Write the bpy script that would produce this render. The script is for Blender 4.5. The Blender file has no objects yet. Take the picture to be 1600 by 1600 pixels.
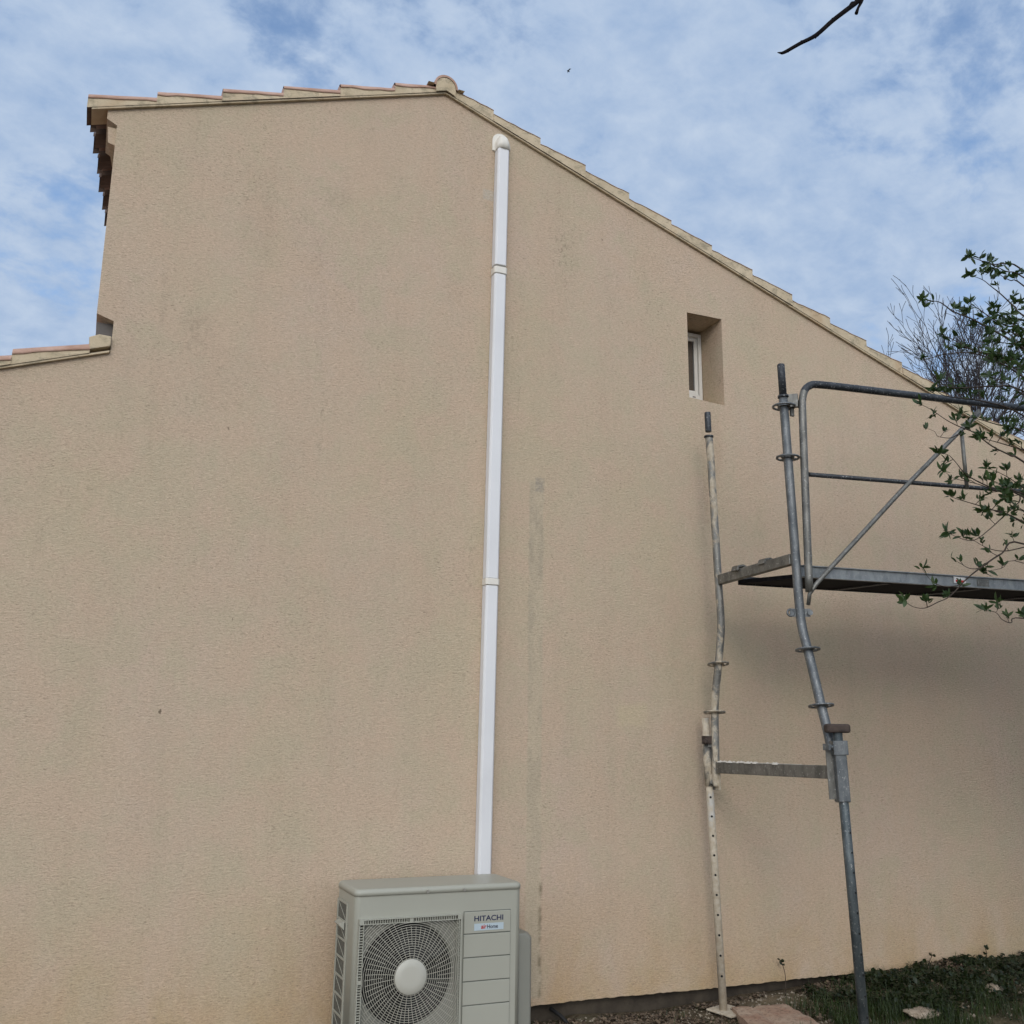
import bpy, bmesh, math, random
from mathutils import Vector, Matrix, noise as mnoise
C = bpy.context.scene
COL = C.collection
R = math.radians
PI = math.pi
random.seed(7)

# ------------------------------------------------------------------ camera
F_PX, YAW, PITCH, ROLL = 1528.35, 0.406276, 0.228895, 0.0142446
CAM = Vector((0.0, -5.0, 1.6))
fwd = Vector((math.sin(YAW) * math.cos(PITCH), math.cos(YAW) * math.cos(PITCH), math.sin(PITCH)))
r0 = Vector((math.cos(YAW), -math.sin(YAW), 0))
u0 = r0.cross(fwd)
cr, sr = math.cos(ROLL), math.sin(ROLL)
right, up = cr * r0 + sr * u0, -sr * r0 + cr * u0
cam = bpy.data.cameras.new('camera')
cam_o = bpy.data.objects.new('camera', cam)
COL.objects.link(cam_o)
cam_o.matrix_world = Matrix(((right.x, up.x, -fwd.x, CAM.x), (right.y, up.y, -fwd.y, CAM.y),
                             (right.z, up.z, -fwd.z, CAM.z), (0, 0, 0, 1)))
cam.sensor_width = 36
cam.lens = F_PX / 1600 * 36
cam.clip_start = 0.05
cam.clip_end = 2000
C.camera = cam_o


def at(px, py, y):
    """measured point of the photograph -> the world point at depth y (metres in front of the wall)"""
    d = right * ((px - 800) / F_PX) - up * ((py - 800) / F_PX) + fwd
    return CAM + d * ((y - CAM.y) / d.y)


# ------------------------------------------------------------------ light
SUN_DIR = Vector((0.45, 1.0, -0.52)).normalized()          # the way the light travels
sun_el = math.asin(-SUN_DIR.z)
sun_az = math.atan2(-SUN_DIR.x, -SUN_DIR.y)                # clockwise from +y
W = bpy.data.worlds.new('World')
C.world = W
W.use_nodes = True
nt = W.node_tree
nt.nodes.clear()


def nd(tree, kind, **kw):
    n = tree.nodes.new(kind)
    for k, v in kw.items():
        if k == 'ins':
            for a, b in v.items():
                n.inputs[a].default_value = b
        else:
            setattr(n, k, v)
    return n


def build_world():
    L = nt.links.new
    out = nd(nt, 'ShaderNodeOutputWorld')
    bg = nd(nt, 'ShaderNodeBackground', ins={'Strength': 0.14})
    sky = nd(nt, 'ShaderNodeTexSky', sky_type='NISHITA', sun_disc=False, sun_elevation=sun_el, sun_rotation=sun_az,
             altitude=50, air_density=1.0, dust_density=0.3, ozone_density=2.5)
    tc = nd(nt, 'ShaderNodeTexCoord')
    sep = nd(nt, 'ShaderNodeSeparateXYZ')
    L(tc.outputs['Generated'], sep.inputs[0])
    zc = nd(nt, 'ShaderNodeMath', operation='MAXIMUM', ins={1: 0.0})
    L(sep.outputs[2], zc.inputs[0])
    za = nd(nt, 'ShaderNodeMath', operation='ADD', ins={1: 0.34})
    L(zc.outputs[0], za.inputs[0])
    dv = nd(nt, 'ShaderNodeVectorMath', operation='DIVIDE')
    cmb = nd(nt, 'ShaderNodeCombineXYZ')
    for i in range(3):
        L(za.outputs[0], cmb.inputs[i])
    L(tc.outputs['Generated'], dv.inputs[0])
    L(cmb.outputs[0], dv.inputs[1])
    mp = nd(nt, 'ShaderNodeMapping')
    mp.inputs['Rotation'].default_value = (0, 0, R(-25))
    mp.inputs['Scale'].default_value = (1.0, 1.12, 0.0)
    mp.inputs['Location'].default_value = (3.7, 1.2, 0)
    L(dv.outputs[0], mp.inputs[0])
    n1 = nd(nt, 'ShaderNodeTexNoise', ins={'Scale': 3.7, 'Detail': 8, 'Roughness': 0.55, 'Distortion': 0.15})
    n2 = nd(nt, 'ShaderNodeTexNoise', ins={'Scale': 15.0, 'Detail': 7, 'Roughness': 0.6, 'Distortion': 0.15})
    n3 = nd(nt, 'ShaderNodeTexNoise', ins={'Scale': 1.2, 'Detail': 3, 'Roughness': 0.5})
    for n in (n1, n2, n3):
        L(mp.outputs[0], n.inputs['Vector'])
    ma = nd(nt, 'ShaderNodeMath', operation='MULTIPLY_ADD', ins={1: 0.48})
    L(n2.outputs[0], ma.inputs[0])
    L(n1.outputs[0], ma.inputs[2])
    mb = nd(nt, 'ShaderNodeMath', operation='MULTIPLY_ADD', ins={1: 0.35})
    L(n3.outputs[0], mb.inputs[0])
    L(ma.outputs[0], mb.inputs[2])
    # more cover towards the horizon
    zs = nd(nt, 'ShaderNodeMath', operation='MULTIPLY_ADD', ins={1: -0.16, 2: 0.10})
    L(zc.outputs[0], zs.inputs[0])
    mc = nd(nt, 'ShaderNodeMath', operation='ADD')
    L(mb.outputs[0], mc.inputs[0])
    L(zs.outputs[0], mc.inputs[1])
    cr_ = nd(nt, 'ShaderNodeValToRGB')
    cr_.color_ramp.interpolation = 'EASE'
    e = cr_.color_ramp.elements
    e[0].position, e[0].color = 0.72, (0.18, 0.18, 0.18, 1)
    e[1].position, e[1].color = 0.93, (1, 1, 1, 1)
    L(mc.outputs[0], cr_.inputs[0])
    # cloud brightness
    cc = nd(nt, 'ShaderNodeValToRGB')
    e = cc.color_ramp.elements
    e[0].position, e[0].color = 0.30, (0.29, 0.40, 0.585, 1)
    e[1].position, e[1].color = 0.72, (0.445, 0.535, 0.67, 1)
    L(n2.outputs[0], cc.inputs[0])
    # thin cloud is brighter towards the hidden sun
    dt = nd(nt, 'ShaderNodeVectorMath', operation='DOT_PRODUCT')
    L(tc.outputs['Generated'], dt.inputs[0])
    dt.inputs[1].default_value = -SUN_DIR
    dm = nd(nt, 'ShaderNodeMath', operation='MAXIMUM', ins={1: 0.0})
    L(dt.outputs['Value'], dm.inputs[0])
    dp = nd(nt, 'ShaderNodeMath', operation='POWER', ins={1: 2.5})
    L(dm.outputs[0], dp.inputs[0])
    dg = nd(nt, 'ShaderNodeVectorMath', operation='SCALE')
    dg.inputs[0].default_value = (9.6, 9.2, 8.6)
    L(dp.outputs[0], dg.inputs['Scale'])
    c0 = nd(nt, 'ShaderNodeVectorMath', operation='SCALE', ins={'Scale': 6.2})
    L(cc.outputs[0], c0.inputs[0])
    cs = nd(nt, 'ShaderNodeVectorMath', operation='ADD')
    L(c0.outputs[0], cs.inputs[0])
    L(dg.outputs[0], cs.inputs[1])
    mx = nd(nt, 'ShaderNodeMix', data_type='RGBA')
    L(cr_.outputs[0], mx.inputs['Factor'])
    ss = nd(nt, 'ShaderNodeVectorMath', operation='SCALE', ins={'Scale': 1.0})
    L(sky.outputs[0], ss.inputs[0])
    L(ss.outputs[0], mx.inputs['A'])
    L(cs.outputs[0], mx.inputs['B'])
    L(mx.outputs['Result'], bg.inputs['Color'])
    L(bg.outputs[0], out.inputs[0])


build_world()
sl = bpy.data.lights.new('sun', 'SUN')
sl.energy = 0.45
sl.angle = R(15)
sl.color = (1.0, 0.93, 0.83)
so = bpy.data.objects.new('sun', sl)
COL.objects.link(so)
so.rotation_euler = SUN_DIR.to_track_quat('-Z', 'Y').to_euler()
C.view_settings.view_transform = 'Standard'
C.view_settings.look = 'None'
C.view_settings.exposure = 0.43
C.view_settings.gamma = 1.0
C.view_settings.use_curve_mapping = False


# ------------------------------------------------------------------ materials
def mat(name, col=(.5, .5, .5), rough=.6, metal=0.0, spec=.5):
    m = bpy.data.materials.new(name)
    m.use_nodes = True
    b = m.node_tree.nodes['Principled BSDF']
    b.inputs['Base Color'].default_value = (*col, 1)
    b.inputs['Roughness'].default_value = rough
    b.inputs['Metallic'].default_value = metal
    b.inputs['Specular IOR Level'].default_value = spec
    return m


def ramp(t, src, p0, c0, p1, c1):
    r = nd(t, 'ShaderNodeValToRGB')
    e = r.color_ramp.elements
    e[0].position, e[1].position = p0, p1
    e[0].color = (*c0, 1) if hasattr(c0, '__len__') else (c0, c0, c0, 1)
    e[1].color = (*c1, 1) if hasattr(c1, '__len__') else (c1, c1, c1, 1)
    t.links.new(src, r.inputs[0])
    return r.outputs[0]


def noisy(t, scale, detail=4, rough=.55, stretch=(1, 1, 1), dist=0.0, loc=(0, 0, 0)):
    g = nd(t, 'ShaderNodeNewGeometry')
    mp = nd(t, 'ShaderNodeMapping')
    mp.inputs['Scale'].default_value = stretch
    mp.inputs['Location'].default_value = loc
    t.links.new(g.outputs['Position'], mp.inputs[0])
    n = nd(t, 'ShaderNodeTexNoise', ins={'Scale': scale, 'Detail': detail, 'Roughness': rough, 'Distortion': dist})
    t.links.new(mp.outputs[0], n.inputs['Vector'])
    return n.outputs[0]


def mixc(t, fac, a, b, mode='MIX'):
    m = nd(t, 'ShaderNodeMix', data_type='RGBA', blend_type=mode)
    for key, v in (('Factor', fac), ('A', a), ('B', b)):
        if hasattr(v, 'links') or hasattr(v, 'is_linked'):
            t.links.new(v, m.inputs[key])
        elif key == 'Factor':
            m.inputs[key].default_value = v
        else:
            m.inputs[key].default_value = (*v, 1)
    return m.outputs['Result']


def mth(t, op, a, b=0.0, c=None, clamp=False):
    m = nd(t, 'ShaderNodeMath', operation=op, use_clamp=clamp)
    for i, v in enumerate((a, b, c)):
        if v is None:
            continue
        if hasattr(v, 'is_linked'):
            t.links.new(v, m.inputs[i])
        else:
            m.inputs[i].default_value = v
    return m.outputs[0]


def bump(m, h, strength=.5, dist=.004):
    t = m.node_tree
    b = nd(t, 'ShaderNodeBump', ins={'Strength': strength, 'Distance': dist})
    t.links.new(h, b.inputs['Height'])
    t.links.new(b.outputs[0], t.nodes['Principled BSDF'].inputs['Normal'])


def two_tone(name, c0, c1, scale, rough=.7, metal=0, stretch=(1, 1, 1), p=(.35, .65), bump_d=0.0, detail=5, spec=.5):
    m = mat(name, c0, rough, metal, spec)
    t = m.node_tree
    n = noisy(t, scale, detail, .6, stretch)
    t.links.new(ramp(t, n, p[0], c0, p[1], c1), t.nodes['Principled BSDF'].inputs['Base Color'])
    if bump_d:
        bump(m, n, .6, bump_d)
    return m


def stucco(name, strip=True):
    m = mat(name, (.45, .37, .28), .95, 0, .15)
    t = m.node_tree
    L = t.links.new
    g = nd(t, 'ShaderNodeNewGeometry')
    sp = nd(t, 'ShaderNodeSeparateXYZ')
    L(g.outputs['Position'], sp.inputs[0])
    X, Z = sp.outputs[0], sp.outputs[2]
    big = noisy(t, .7, 4, .55, (1, 1, .8), .4)
    col = ramp(t, big, .36, (.542, .442, .320), .62, (.560, .438, .337))
    mid = noisy(t, 2.3, 6, .62, (1, 1, .45), .3, (4, 0, 2))
    col = mixc(t, ramp(t, mid, .40, 0.0, .68, .55), col, (.53, .435, .297))
    blot = noisy(t, 5.5, 5, .6, (1, 1, .9), .2, (2, 9, 5))
    col = mixc(t, ramp(t, blot, .38, .8, .52, 0.0), col, (.565, .435, .322))
    col = mixc(t, ramp(t, blot, .52, 0.0, .66, .7), col, (.515, .437, .312))
    # vertical weather streaks
    stk = noisy(t, 3.2, 7, .62, (1.6, 1.6, .16), .2, (1.3, 0, 9))
    spk = noisy(t, 75, 3, .6, (1, 1, .8))
    f = mth(t, 'MULTIPLY', ramp(t, stk, .50, 0.0, .78, 1.0), ramp(t, spk, .35, .35, .62, .9))
    col = mixc(t, mth(t, 'MULTIPLY', f, .20), col, (.28, .225, .155))
    # mould freckles under the eaves and in loose vertical runs
    mld = noisy(t, 1.7, 5, .65, (2.2, 1, .55), .5, (7.7, 0, 3.1))
    f = mth(t, 'MULTIPLY', ramp(t, mld, .58, 0.0, .72, 1.0), ramp(t, noisy(t, 46, 4, .7, (1, 1, .55)), .52, 0.0, .66, 1.0))
    col = mixc(t, mth(t, 'MULTIPLY', f, .55), col, (.17, .14, .095))
    nick = noisy(t, 15, 3, .55, (1, 1, .6), .2, (21, 3, 8))
    col = mixc(t, ramp(t, nick, .75, 0.0, .78, .8), col, (.10, .075, .05))
    # earth splash along the foot of the wall
    ft = mth(t, 'SUBTRACT', 1.0, mth(t, 'DIVIDE', mth(t, 'SUBTRACT', Z, .25), .75, None, True), None, True)
    ft = mth(t, 'MULTIPLY', mth(t, 'POWER', ft, 1.6), ramp(t, noisy(t, 3.4, 6, .6, (1, 1, .7), .4), .32, .12, .68, 1.0))
    col = mixc(t, mth(t, 'MULTIPLY', ft, .7), col, (.47, .31, .14))
    if strip:
        def box(cx, hw, z0, z1, soft, wob):
            xx = mth(t, 'ADD', X, mth(t, 'MULTIPLY', mth(t, 'SUBTRACT', noisy(t, 9, 4, .6), .5), wob))
            zz = mth(t, 'ADD', Z, mth(t, 'MULTIPLY', mth(t, 'SUBTRACT', noisy(t, 7, 4, .6, (1, 1, 1), 0, (5, 5, 5)), .5), wob * 1.5))
            a = mth(t, 'DIVIDE', mth(t, 'SUBTRACT', hw, mth(t, 'ABSOLUTE', mth(t, 'SUBTRACT', xx, cx))), soft, None, True)
            hz = (z1 - z0) / 2
            b = mth(t, 'DIVIDE', mth(t, 'SUBTRACT', hz, mth(t, 'ABSOLUTE', mth(t, 'SUBTRACT', zz, (z0 + z1) / 2))), soft, None, True)
            return mth(t, 'MULTIPLY', a, b)
        # filled chase to the right of the duct: smoother yellowish filler, grey smears in its upper half
        s1 = box(2.305, .050, .3, 3.07, .013, .04)
        col = mixc(t, mth(t, 'MULTIPLY', s1, .8), col, (.545, .462, .335))
        gry = mth(t, 'MULTIPLY', s1, ramp(t, noisy(t, 6, 5, .65, (1.4, 1, .55), .3, (2, 0, 2)), .40, 0.12, .56, 1.0))
        up_ = mth(t, 'DIVIDE', mth(t, 'SUBTRACT', Z, .6), 2.2, None, True)
        col = mixc(t, mth(t, 'MULTIPLY', gry, mth(t, 'MULTIPLY_ADD', up_, .34, .20)), col, (.345, .295, .225))
        s2 = box(2.325, .034, 3.0, 3.1, .012, .02)
        col = mixc(t, mth(t, 'MULTIPLY', mth(t, 'MULTIPLY', s2, ramp(t, noisy(t, 60, 3), .4, .3, .6, 1.0)), .8), col, (.33, .30, .25))
        s3 = box(2.345, .016, .3, .95, .014, .03)
        col = mixc(t, mth(t, 'MULTIPLY', mth(t, 'MULTIPLY', s3, ramp(t, noisy(t, 14, 4), .42, 0.0, .6, 1.0)), .75), col, (.20, .16, .10))
        # pale filler dab left of the duct and a dab low between duct and window
        s4 = box(1.975, .05, 4.79, 4.87, .012, .03)
        col = mixc(t, mth(t, 'MULTIPLY', mth(t, 'MULTIPLY', s4, ramp(t, noisy(t, 70, 3), .35, .45, .6, 1.0)), .9), col, (.50, .455, .38))
        s5 = box(2.92, .12, 1.66, 1.84, .05, .09)
        col = mixc(t, mth(t, 'MULTIPLY', s5, .5), col, (.585, .49, .325))
        # dark mildew marks on the upper left of the wall
        spm = ramp(t, noisy(t, 34, 5, .7, (1, 1, .6), .3, (5, 1, 5)), .40, 0.0, .60, 1.0)
        for (cx_, hw_, za_, zb_, k_) in ((.178, .022, 3.62, 3.95, 1.1), (.36, .09, 3.52, 3.78, .45), (1.085, .03, 4.66, 4.76, .6), (1.05, .10, 4.50, 4.68, .40),
                                         (.96, .05, 4.05, 4.32, .40), (.62, .12, 4.1, 4.7, .22), (.50, .16, 3.2, 3.6, .22), (1.76, .08, 4.05, 4.3, .30), (1.2, .5, 2.2, 2.6, .10)):
            bx_ = box(cx_, hw_, za_, zb_, .05, .09)
            col = mixc(t, mth(t, 'MULTIPLY', mth(t, 'MULTIPLY', bx_, spm), k_ * .42), col, (.22, .18, .125))
        # rust-brown run below the window sill
        s6 = box(3.52, .13, 2.9, 3.75, .12, .05)
        col = mixc(t, mth(t, 'MULTIPLY', mth(t, 'MULTIPLY', s6, ramp(t, noisy(t, 6, 4, .6, (3, 1, .3)), .4, 0.0, .66, 1.0)), .32), col, (.36, .25, .15))
    # dragged grain of the render
    gr1 = noisy(t, 46, 6, .78, (1.0, 1, 2.6), .45)
    gr2 = noisy(t, 120, 3, .6, (1.0, 1, 1.8), .3, (3, 3, 3))
    gsum = mth(t, 'MULTIPLY_ADD', gr2, .55, gr1)
    col = mixc(t, 1.0, col, ramp(t, gsum, .60, (.83, .82, .81), .94, (1.11, 1.11, 1.11)), 'MULTIPLY')
    amt = ramp(t, noisy(t, 1.9, 4, .6, (1, 1, .8), .3, (6, 6, 1)), .35, .25, .65, 1.0)
    pit = noisy(t, 48, 5, .72, (1, 1, 3.2), .5, (11, 1, 6))
    col = mixc(t, mth(t, 'MULTIPLY', amt, ramp(t, pit, .55, 0.0, .68, .9)), col, (.23, .185, .13))
    L(col, t.nodes['Principled BSDF'].inputs['Base Color'])
    h = mth(t, 'SUBTRACT', gsum, mth(t, 'MULTIPLY', pit, .5))
    bump(m, h, .62, .010)
    return m


def galvanised(name, c0=(.10, .112, .12), c1=(.20, .212, .217), splash=0.0, rough=.5, metal=.55, z_top=99.0):
    m = mat(name, c0, rough, metal, .5)
    t = m.node_tree
    n = noisy(t, 22, 5, .65, (1, 1, .45), .3)
    col = ramp(t, n, .36, c0, .66, c1)
    spots = ramp(t, noisy(t, 90, 3, .6), .60, 0.0, .68, .6)
    col = mixc(t, spots, col, (.42, .42, .41))
    rst = ramp(t, noisy(t, 9, 6, .7, (1, 1, .6), .3, (8, 2, 1)), .64, 0.0, .75, .55)
    col = mixc(t, rst, col, (.13, .085, .06))
    if splash:
        g = nd(t, 'ShaderNodeNewGeometry')
        sp = nd(t, 'ShaderNodeSeparateXYZ')
        t.links.new(g.outputs['Position'], sp.inputs[0])
        n2 = noisy(t, 15, 6, .68, (1, 1, .6), .6, (1, 7, 3))
        n3 = noisy(t, 2.6, 2, .5, (1, 1, 1), 0, (1, 1, 6))
        s = mth(t, 'MULTIPLY_ADD', n3, .5, mth(t, 'ADD', n2, -.25))
        f = ramp(t, s, .52 - splash * .25, 0.0, .60 - splash * .2, .95)
        top = mth(t, 'MULTIPLY', mth(t, 'SUBTRACT', z_top, sp.outputs[2]), 20, None, True)
        f = mth(t, 'MULTIPLY', f, top)
        col = mixc(t, f, col, ramp(t, noisy(t, 40, 4), .35, (.40, .335, .245), .65, (.52, .46, .36)))
        b = t.nodes['Principled BSDF']
        t.links.new(mth(t, 'MULTIPLY', mth(t, 'SUBTRACT', 1.0, f), metal), b.inputs['Metallic'])
        t.links.new(mth(t, 'MULTIPLY_ADD', f, .4, rough), b.inputs['Roughness'])
        bump(m, n2, .5, .004)
    t.links.new(col, t.nodes['Principled BSDF'].inputs['Base Color'])
    return m


M = {}
M['stucco'] = stucco('beige_scraped_render')
M['stucco_plain'] = stucco('beige_render_reveal', False)
M['plinth'] = two_tone('plinth_concrete', (.032, .025, .018), (.075, .06, .043), 7, .95, bump_d=.01)


def mortar_mat():
    m = mat('verge_mortar', (.5, .44, .32), .95, 0, .1)
    t = m.node_tree
    col = ramp(t, noisy(t, 5, 6, .65, (1, 1, 1), .4), .34, (.47, .385, .26), .64, (.58, .485, .345))
    col = mixc(t, ramp(t, noisy(t, 14, 6, .7, (1, 1, 1.6), .5, (3, 0, 0)), .50, 0.0, .70, .8), col, (.20, .18, .13))
    col = mixc(t, ramp(t, noisy(t, 3, 4, .6, (1, 1, 1), .5, (9, 0, 4)), .57, 0.0, .72, .5), col, (.46, .30, .17))
    t.links.new(col, t.nodes['Principled BSDF'].inputs['Base Color'])
    bump(m, noisy(t, 40, 5, .7), .6, .006)
    return m


M['mortar'] = mortar_mat()
M['terracotta'] = two_tone('roof_terracotta', (.36, .215, .155), (.50, .335, .265), 11, .9, bump_d=.003)
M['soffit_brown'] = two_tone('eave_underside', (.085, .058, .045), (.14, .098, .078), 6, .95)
M['zinc'] = two_tone('zinc_flashing', (.085, .078, .074), (.125, .115, .108), 8, .7, .2)
M['pvc'] = two_tone('white_pvc', (.65, .655, .665), (.735, .74, .75), 1.2, .38, spec=.5)
M['pvc_cream'] = two_tone('cream_pvc', (.69, .66, .59), (.74, .71, .64), 5, .45)
M['win_pvc'] = two_tone('window_pvc', (.66, .645, .60), (.74, .73, .70), 14, .45)
M['glass'] = mat('window_glass', (.012, .016, .024), .02, 0, 1.0)
M['glass'].node_tree.nodes['Principled BSDF'].inputs['IOR'].default_value = 2.3
M['black'] = mat('black_gap', (.012, .012, .012), .8)
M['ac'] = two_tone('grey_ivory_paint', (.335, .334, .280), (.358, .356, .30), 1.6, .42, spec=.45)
M['ac_side_and_shade'] = two_tone('grey_ivory_cover_and_shade', (.235, .235, .20), (.265, .26, .22), 2.5, .5)  # cover paint; also the painted shade of the recessed bell-mouth plate
M['ac_line'] = mat('panel_groove', (.13, .14, .12), .7)
M['fan_dark'] = mat('fan_interior', (.007, .007, .007), .75)
M['fins'] = two_tone('coil_fins', (.085, .09, .08), (.15, .155, .14), 40, .6, .4, (1, 1, 4))
M['fan_blade'] = mat('fan_blade_plastic', (.010, .011, .011), .6)
M['wire'] = mat('guard_wire', (.40, .385, .32), .45)
M['hub'] = two_tone('pale_hub_plastic', (.43, .42, .36), (.46, .45, .39), 4, .45)
M['navy'] = mat('navy_lettering', (.012, .016, .06), .5)
M['ink'] = mat('dark_lettering', (.03, .03, .05), .5)
M['red'] = mat('red_lettering', (.42, .02, .015), .5)
M['sticker'] = mat('pale_blue_sticker', (.42, .50, .54), .4)
M['screw'] = mat('screw_zinc', (.45, .43, .38), .35, .8)
M['galv'] = galvanised('galvanised_tube')
M['galv_dark'] = galvanised('weathered_tube', (.030, .034, .040), (.070, .077, .085), rough=.55, metal=.45)
M['galv_splash'] = galvanised('splashed_tube', (.15, .15, .14), (.28, .27, .24), .24, z_top=3.40)
M['galv_light'] = galvanised('splashed_bar', (.115, .115, .105), (.225, .22, .20), 0)
M['jack_cream'] = galvanised('cream_splashed_jack', (.38, .375, .345), (.50, .485, .44), .75, .65, .15)
M['jack_grey'] = galvanised('grey_jack_tube', (.06, .075, .08), (.125, .145, .15), 0, .5, .5)
M['galv_rail'] = galvanised('galvanised_rail', (.20, .22, .23), (.33, .35, .36), 0, .5, .4)
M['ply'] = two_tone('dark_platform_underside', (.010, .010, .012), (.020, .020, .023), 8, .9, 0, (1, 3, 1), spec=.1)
M['hammer'] = two_tone('rusty_hammer_head', (.028, .020, .017), (.07, .05, .04), 30, .85)
M['hole'] = mat('pin_hole', (.006, .006, .006), .9)
M['white_label'] = mat('white_label', (.62, .62, .62), .5)
M['bark'] = two_tone('brown_twig_bark', (.028, .020, .015), (.065, .046, .034), 30, .9)
M['bark_dark'] = two_tone('dark_twig_bark', (.006, .005, .006), (.013, .010, .010), 30, .95, spec=.08)
M['bark_far'] = two_tone('grey_tree_bark', (.045, .04, .042), (.085, .075, .075), 5, .95)


def leaf_mat(name, c0, c1, sc):
    m = mat(name, c0, .45, 0, .4)
    t = m.node_tree
    oi = noisy(t, sc, 3, .6)
    t.links.new(ramp(t, oi, .35, c0, .65, c1), t.nodes['Principled BSDF'].inputs['Base Color'])
    b = t.nodes['Principled BSDF']
    tr = nd(t, 'ShaderNodeBsdfTranslucent')
    tr.inputs[0].default_value = (c1[0] * 1.3, c1[1] * 1.4, c1[2] * .8, 1)
    mx = nd(t, 'ShaderNodeMixShader', ins={0: .22})
    t.links.new(b.outputs[0], mx.inputs[1])
    t.links.new(tr.outputs[0], mx.inputs[2])
    t.links.new(mx.outputs[0], t.nodes['Material Output'].inputs[0])
    return m


M['leaf'] = leaf_mat('young_green_leaf', (.017, .038, .014), (.050, .088, .026), 14)
M['cover_leaf'] = leaf_mat('dark_cover_leaf', (.008, .016, .007), (.026, .040, .014), 17)
M['grass'] = leaf_mat('grass_blade', (.014, .027, .007), (.045, .070, .018), 12)
M['dry'] = two_tone('dry_litter', (.04, .027, .019), (.20, .145, .095), 50, .95)
M['pebble'] = two_tone('pale_gravel', (.13, .105, .075), (.34, .29, .22), 45, .95)
M['stone'] = two_tone('pale_limestone', (.28, .22, .16), (.46, .38, .29), 14, .95, bump_d=.012)


def soil_mat():
    m = mat('soil', (.08, .06, .04), 1.0, 0, .1)
    t = m.node_tree
    col = ramp(t, noisy(t, 3.2, 7, .65), .34, (.055, .041, .027), .66, (.20, .155, .10))
    col = mixc(t, ramp(t, noisy(t, 1.1, 5, .6, (1, 1, 1), .3, (4, 4, 0)), .52, 0.0, .66, .6), col, (.03, .045, .015))
    col = mixc(t, ramp(t, noisy(t, 60, 4, .7), .52, 0.0, .68, .75), col, (.21, .175, .13))
    t.links.new(col, t.nodes['Principled BSDF'].inputs['Base Color'])
    bump(m, noisy(t, 35, 6, .7), .9, .03)
    return m


M['soil'] = soil_mat()


def slab_mat():
    m = mat('reddish_slab', (.3, .2, .14), .95, 0, .15)
    t = m.node_tree
    col = ramp(t, noisy(t, 7, 6, .65), .36, (.30, .18, .125), .64, (.42, .32, .24))
    col = mixc(t, ramp(t, noisy(t, 55, 4, .7), .50, 0.0, .66, .7), col, (.13, .09, .065))
    t.links.new(col, t.nodes['Principled BSDF'].inputs['Base Color'])
    bump(m, noisy(t, 60, 5, .7), .6, .006)
    return m


M['slab'] = slab_mat()


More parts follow.
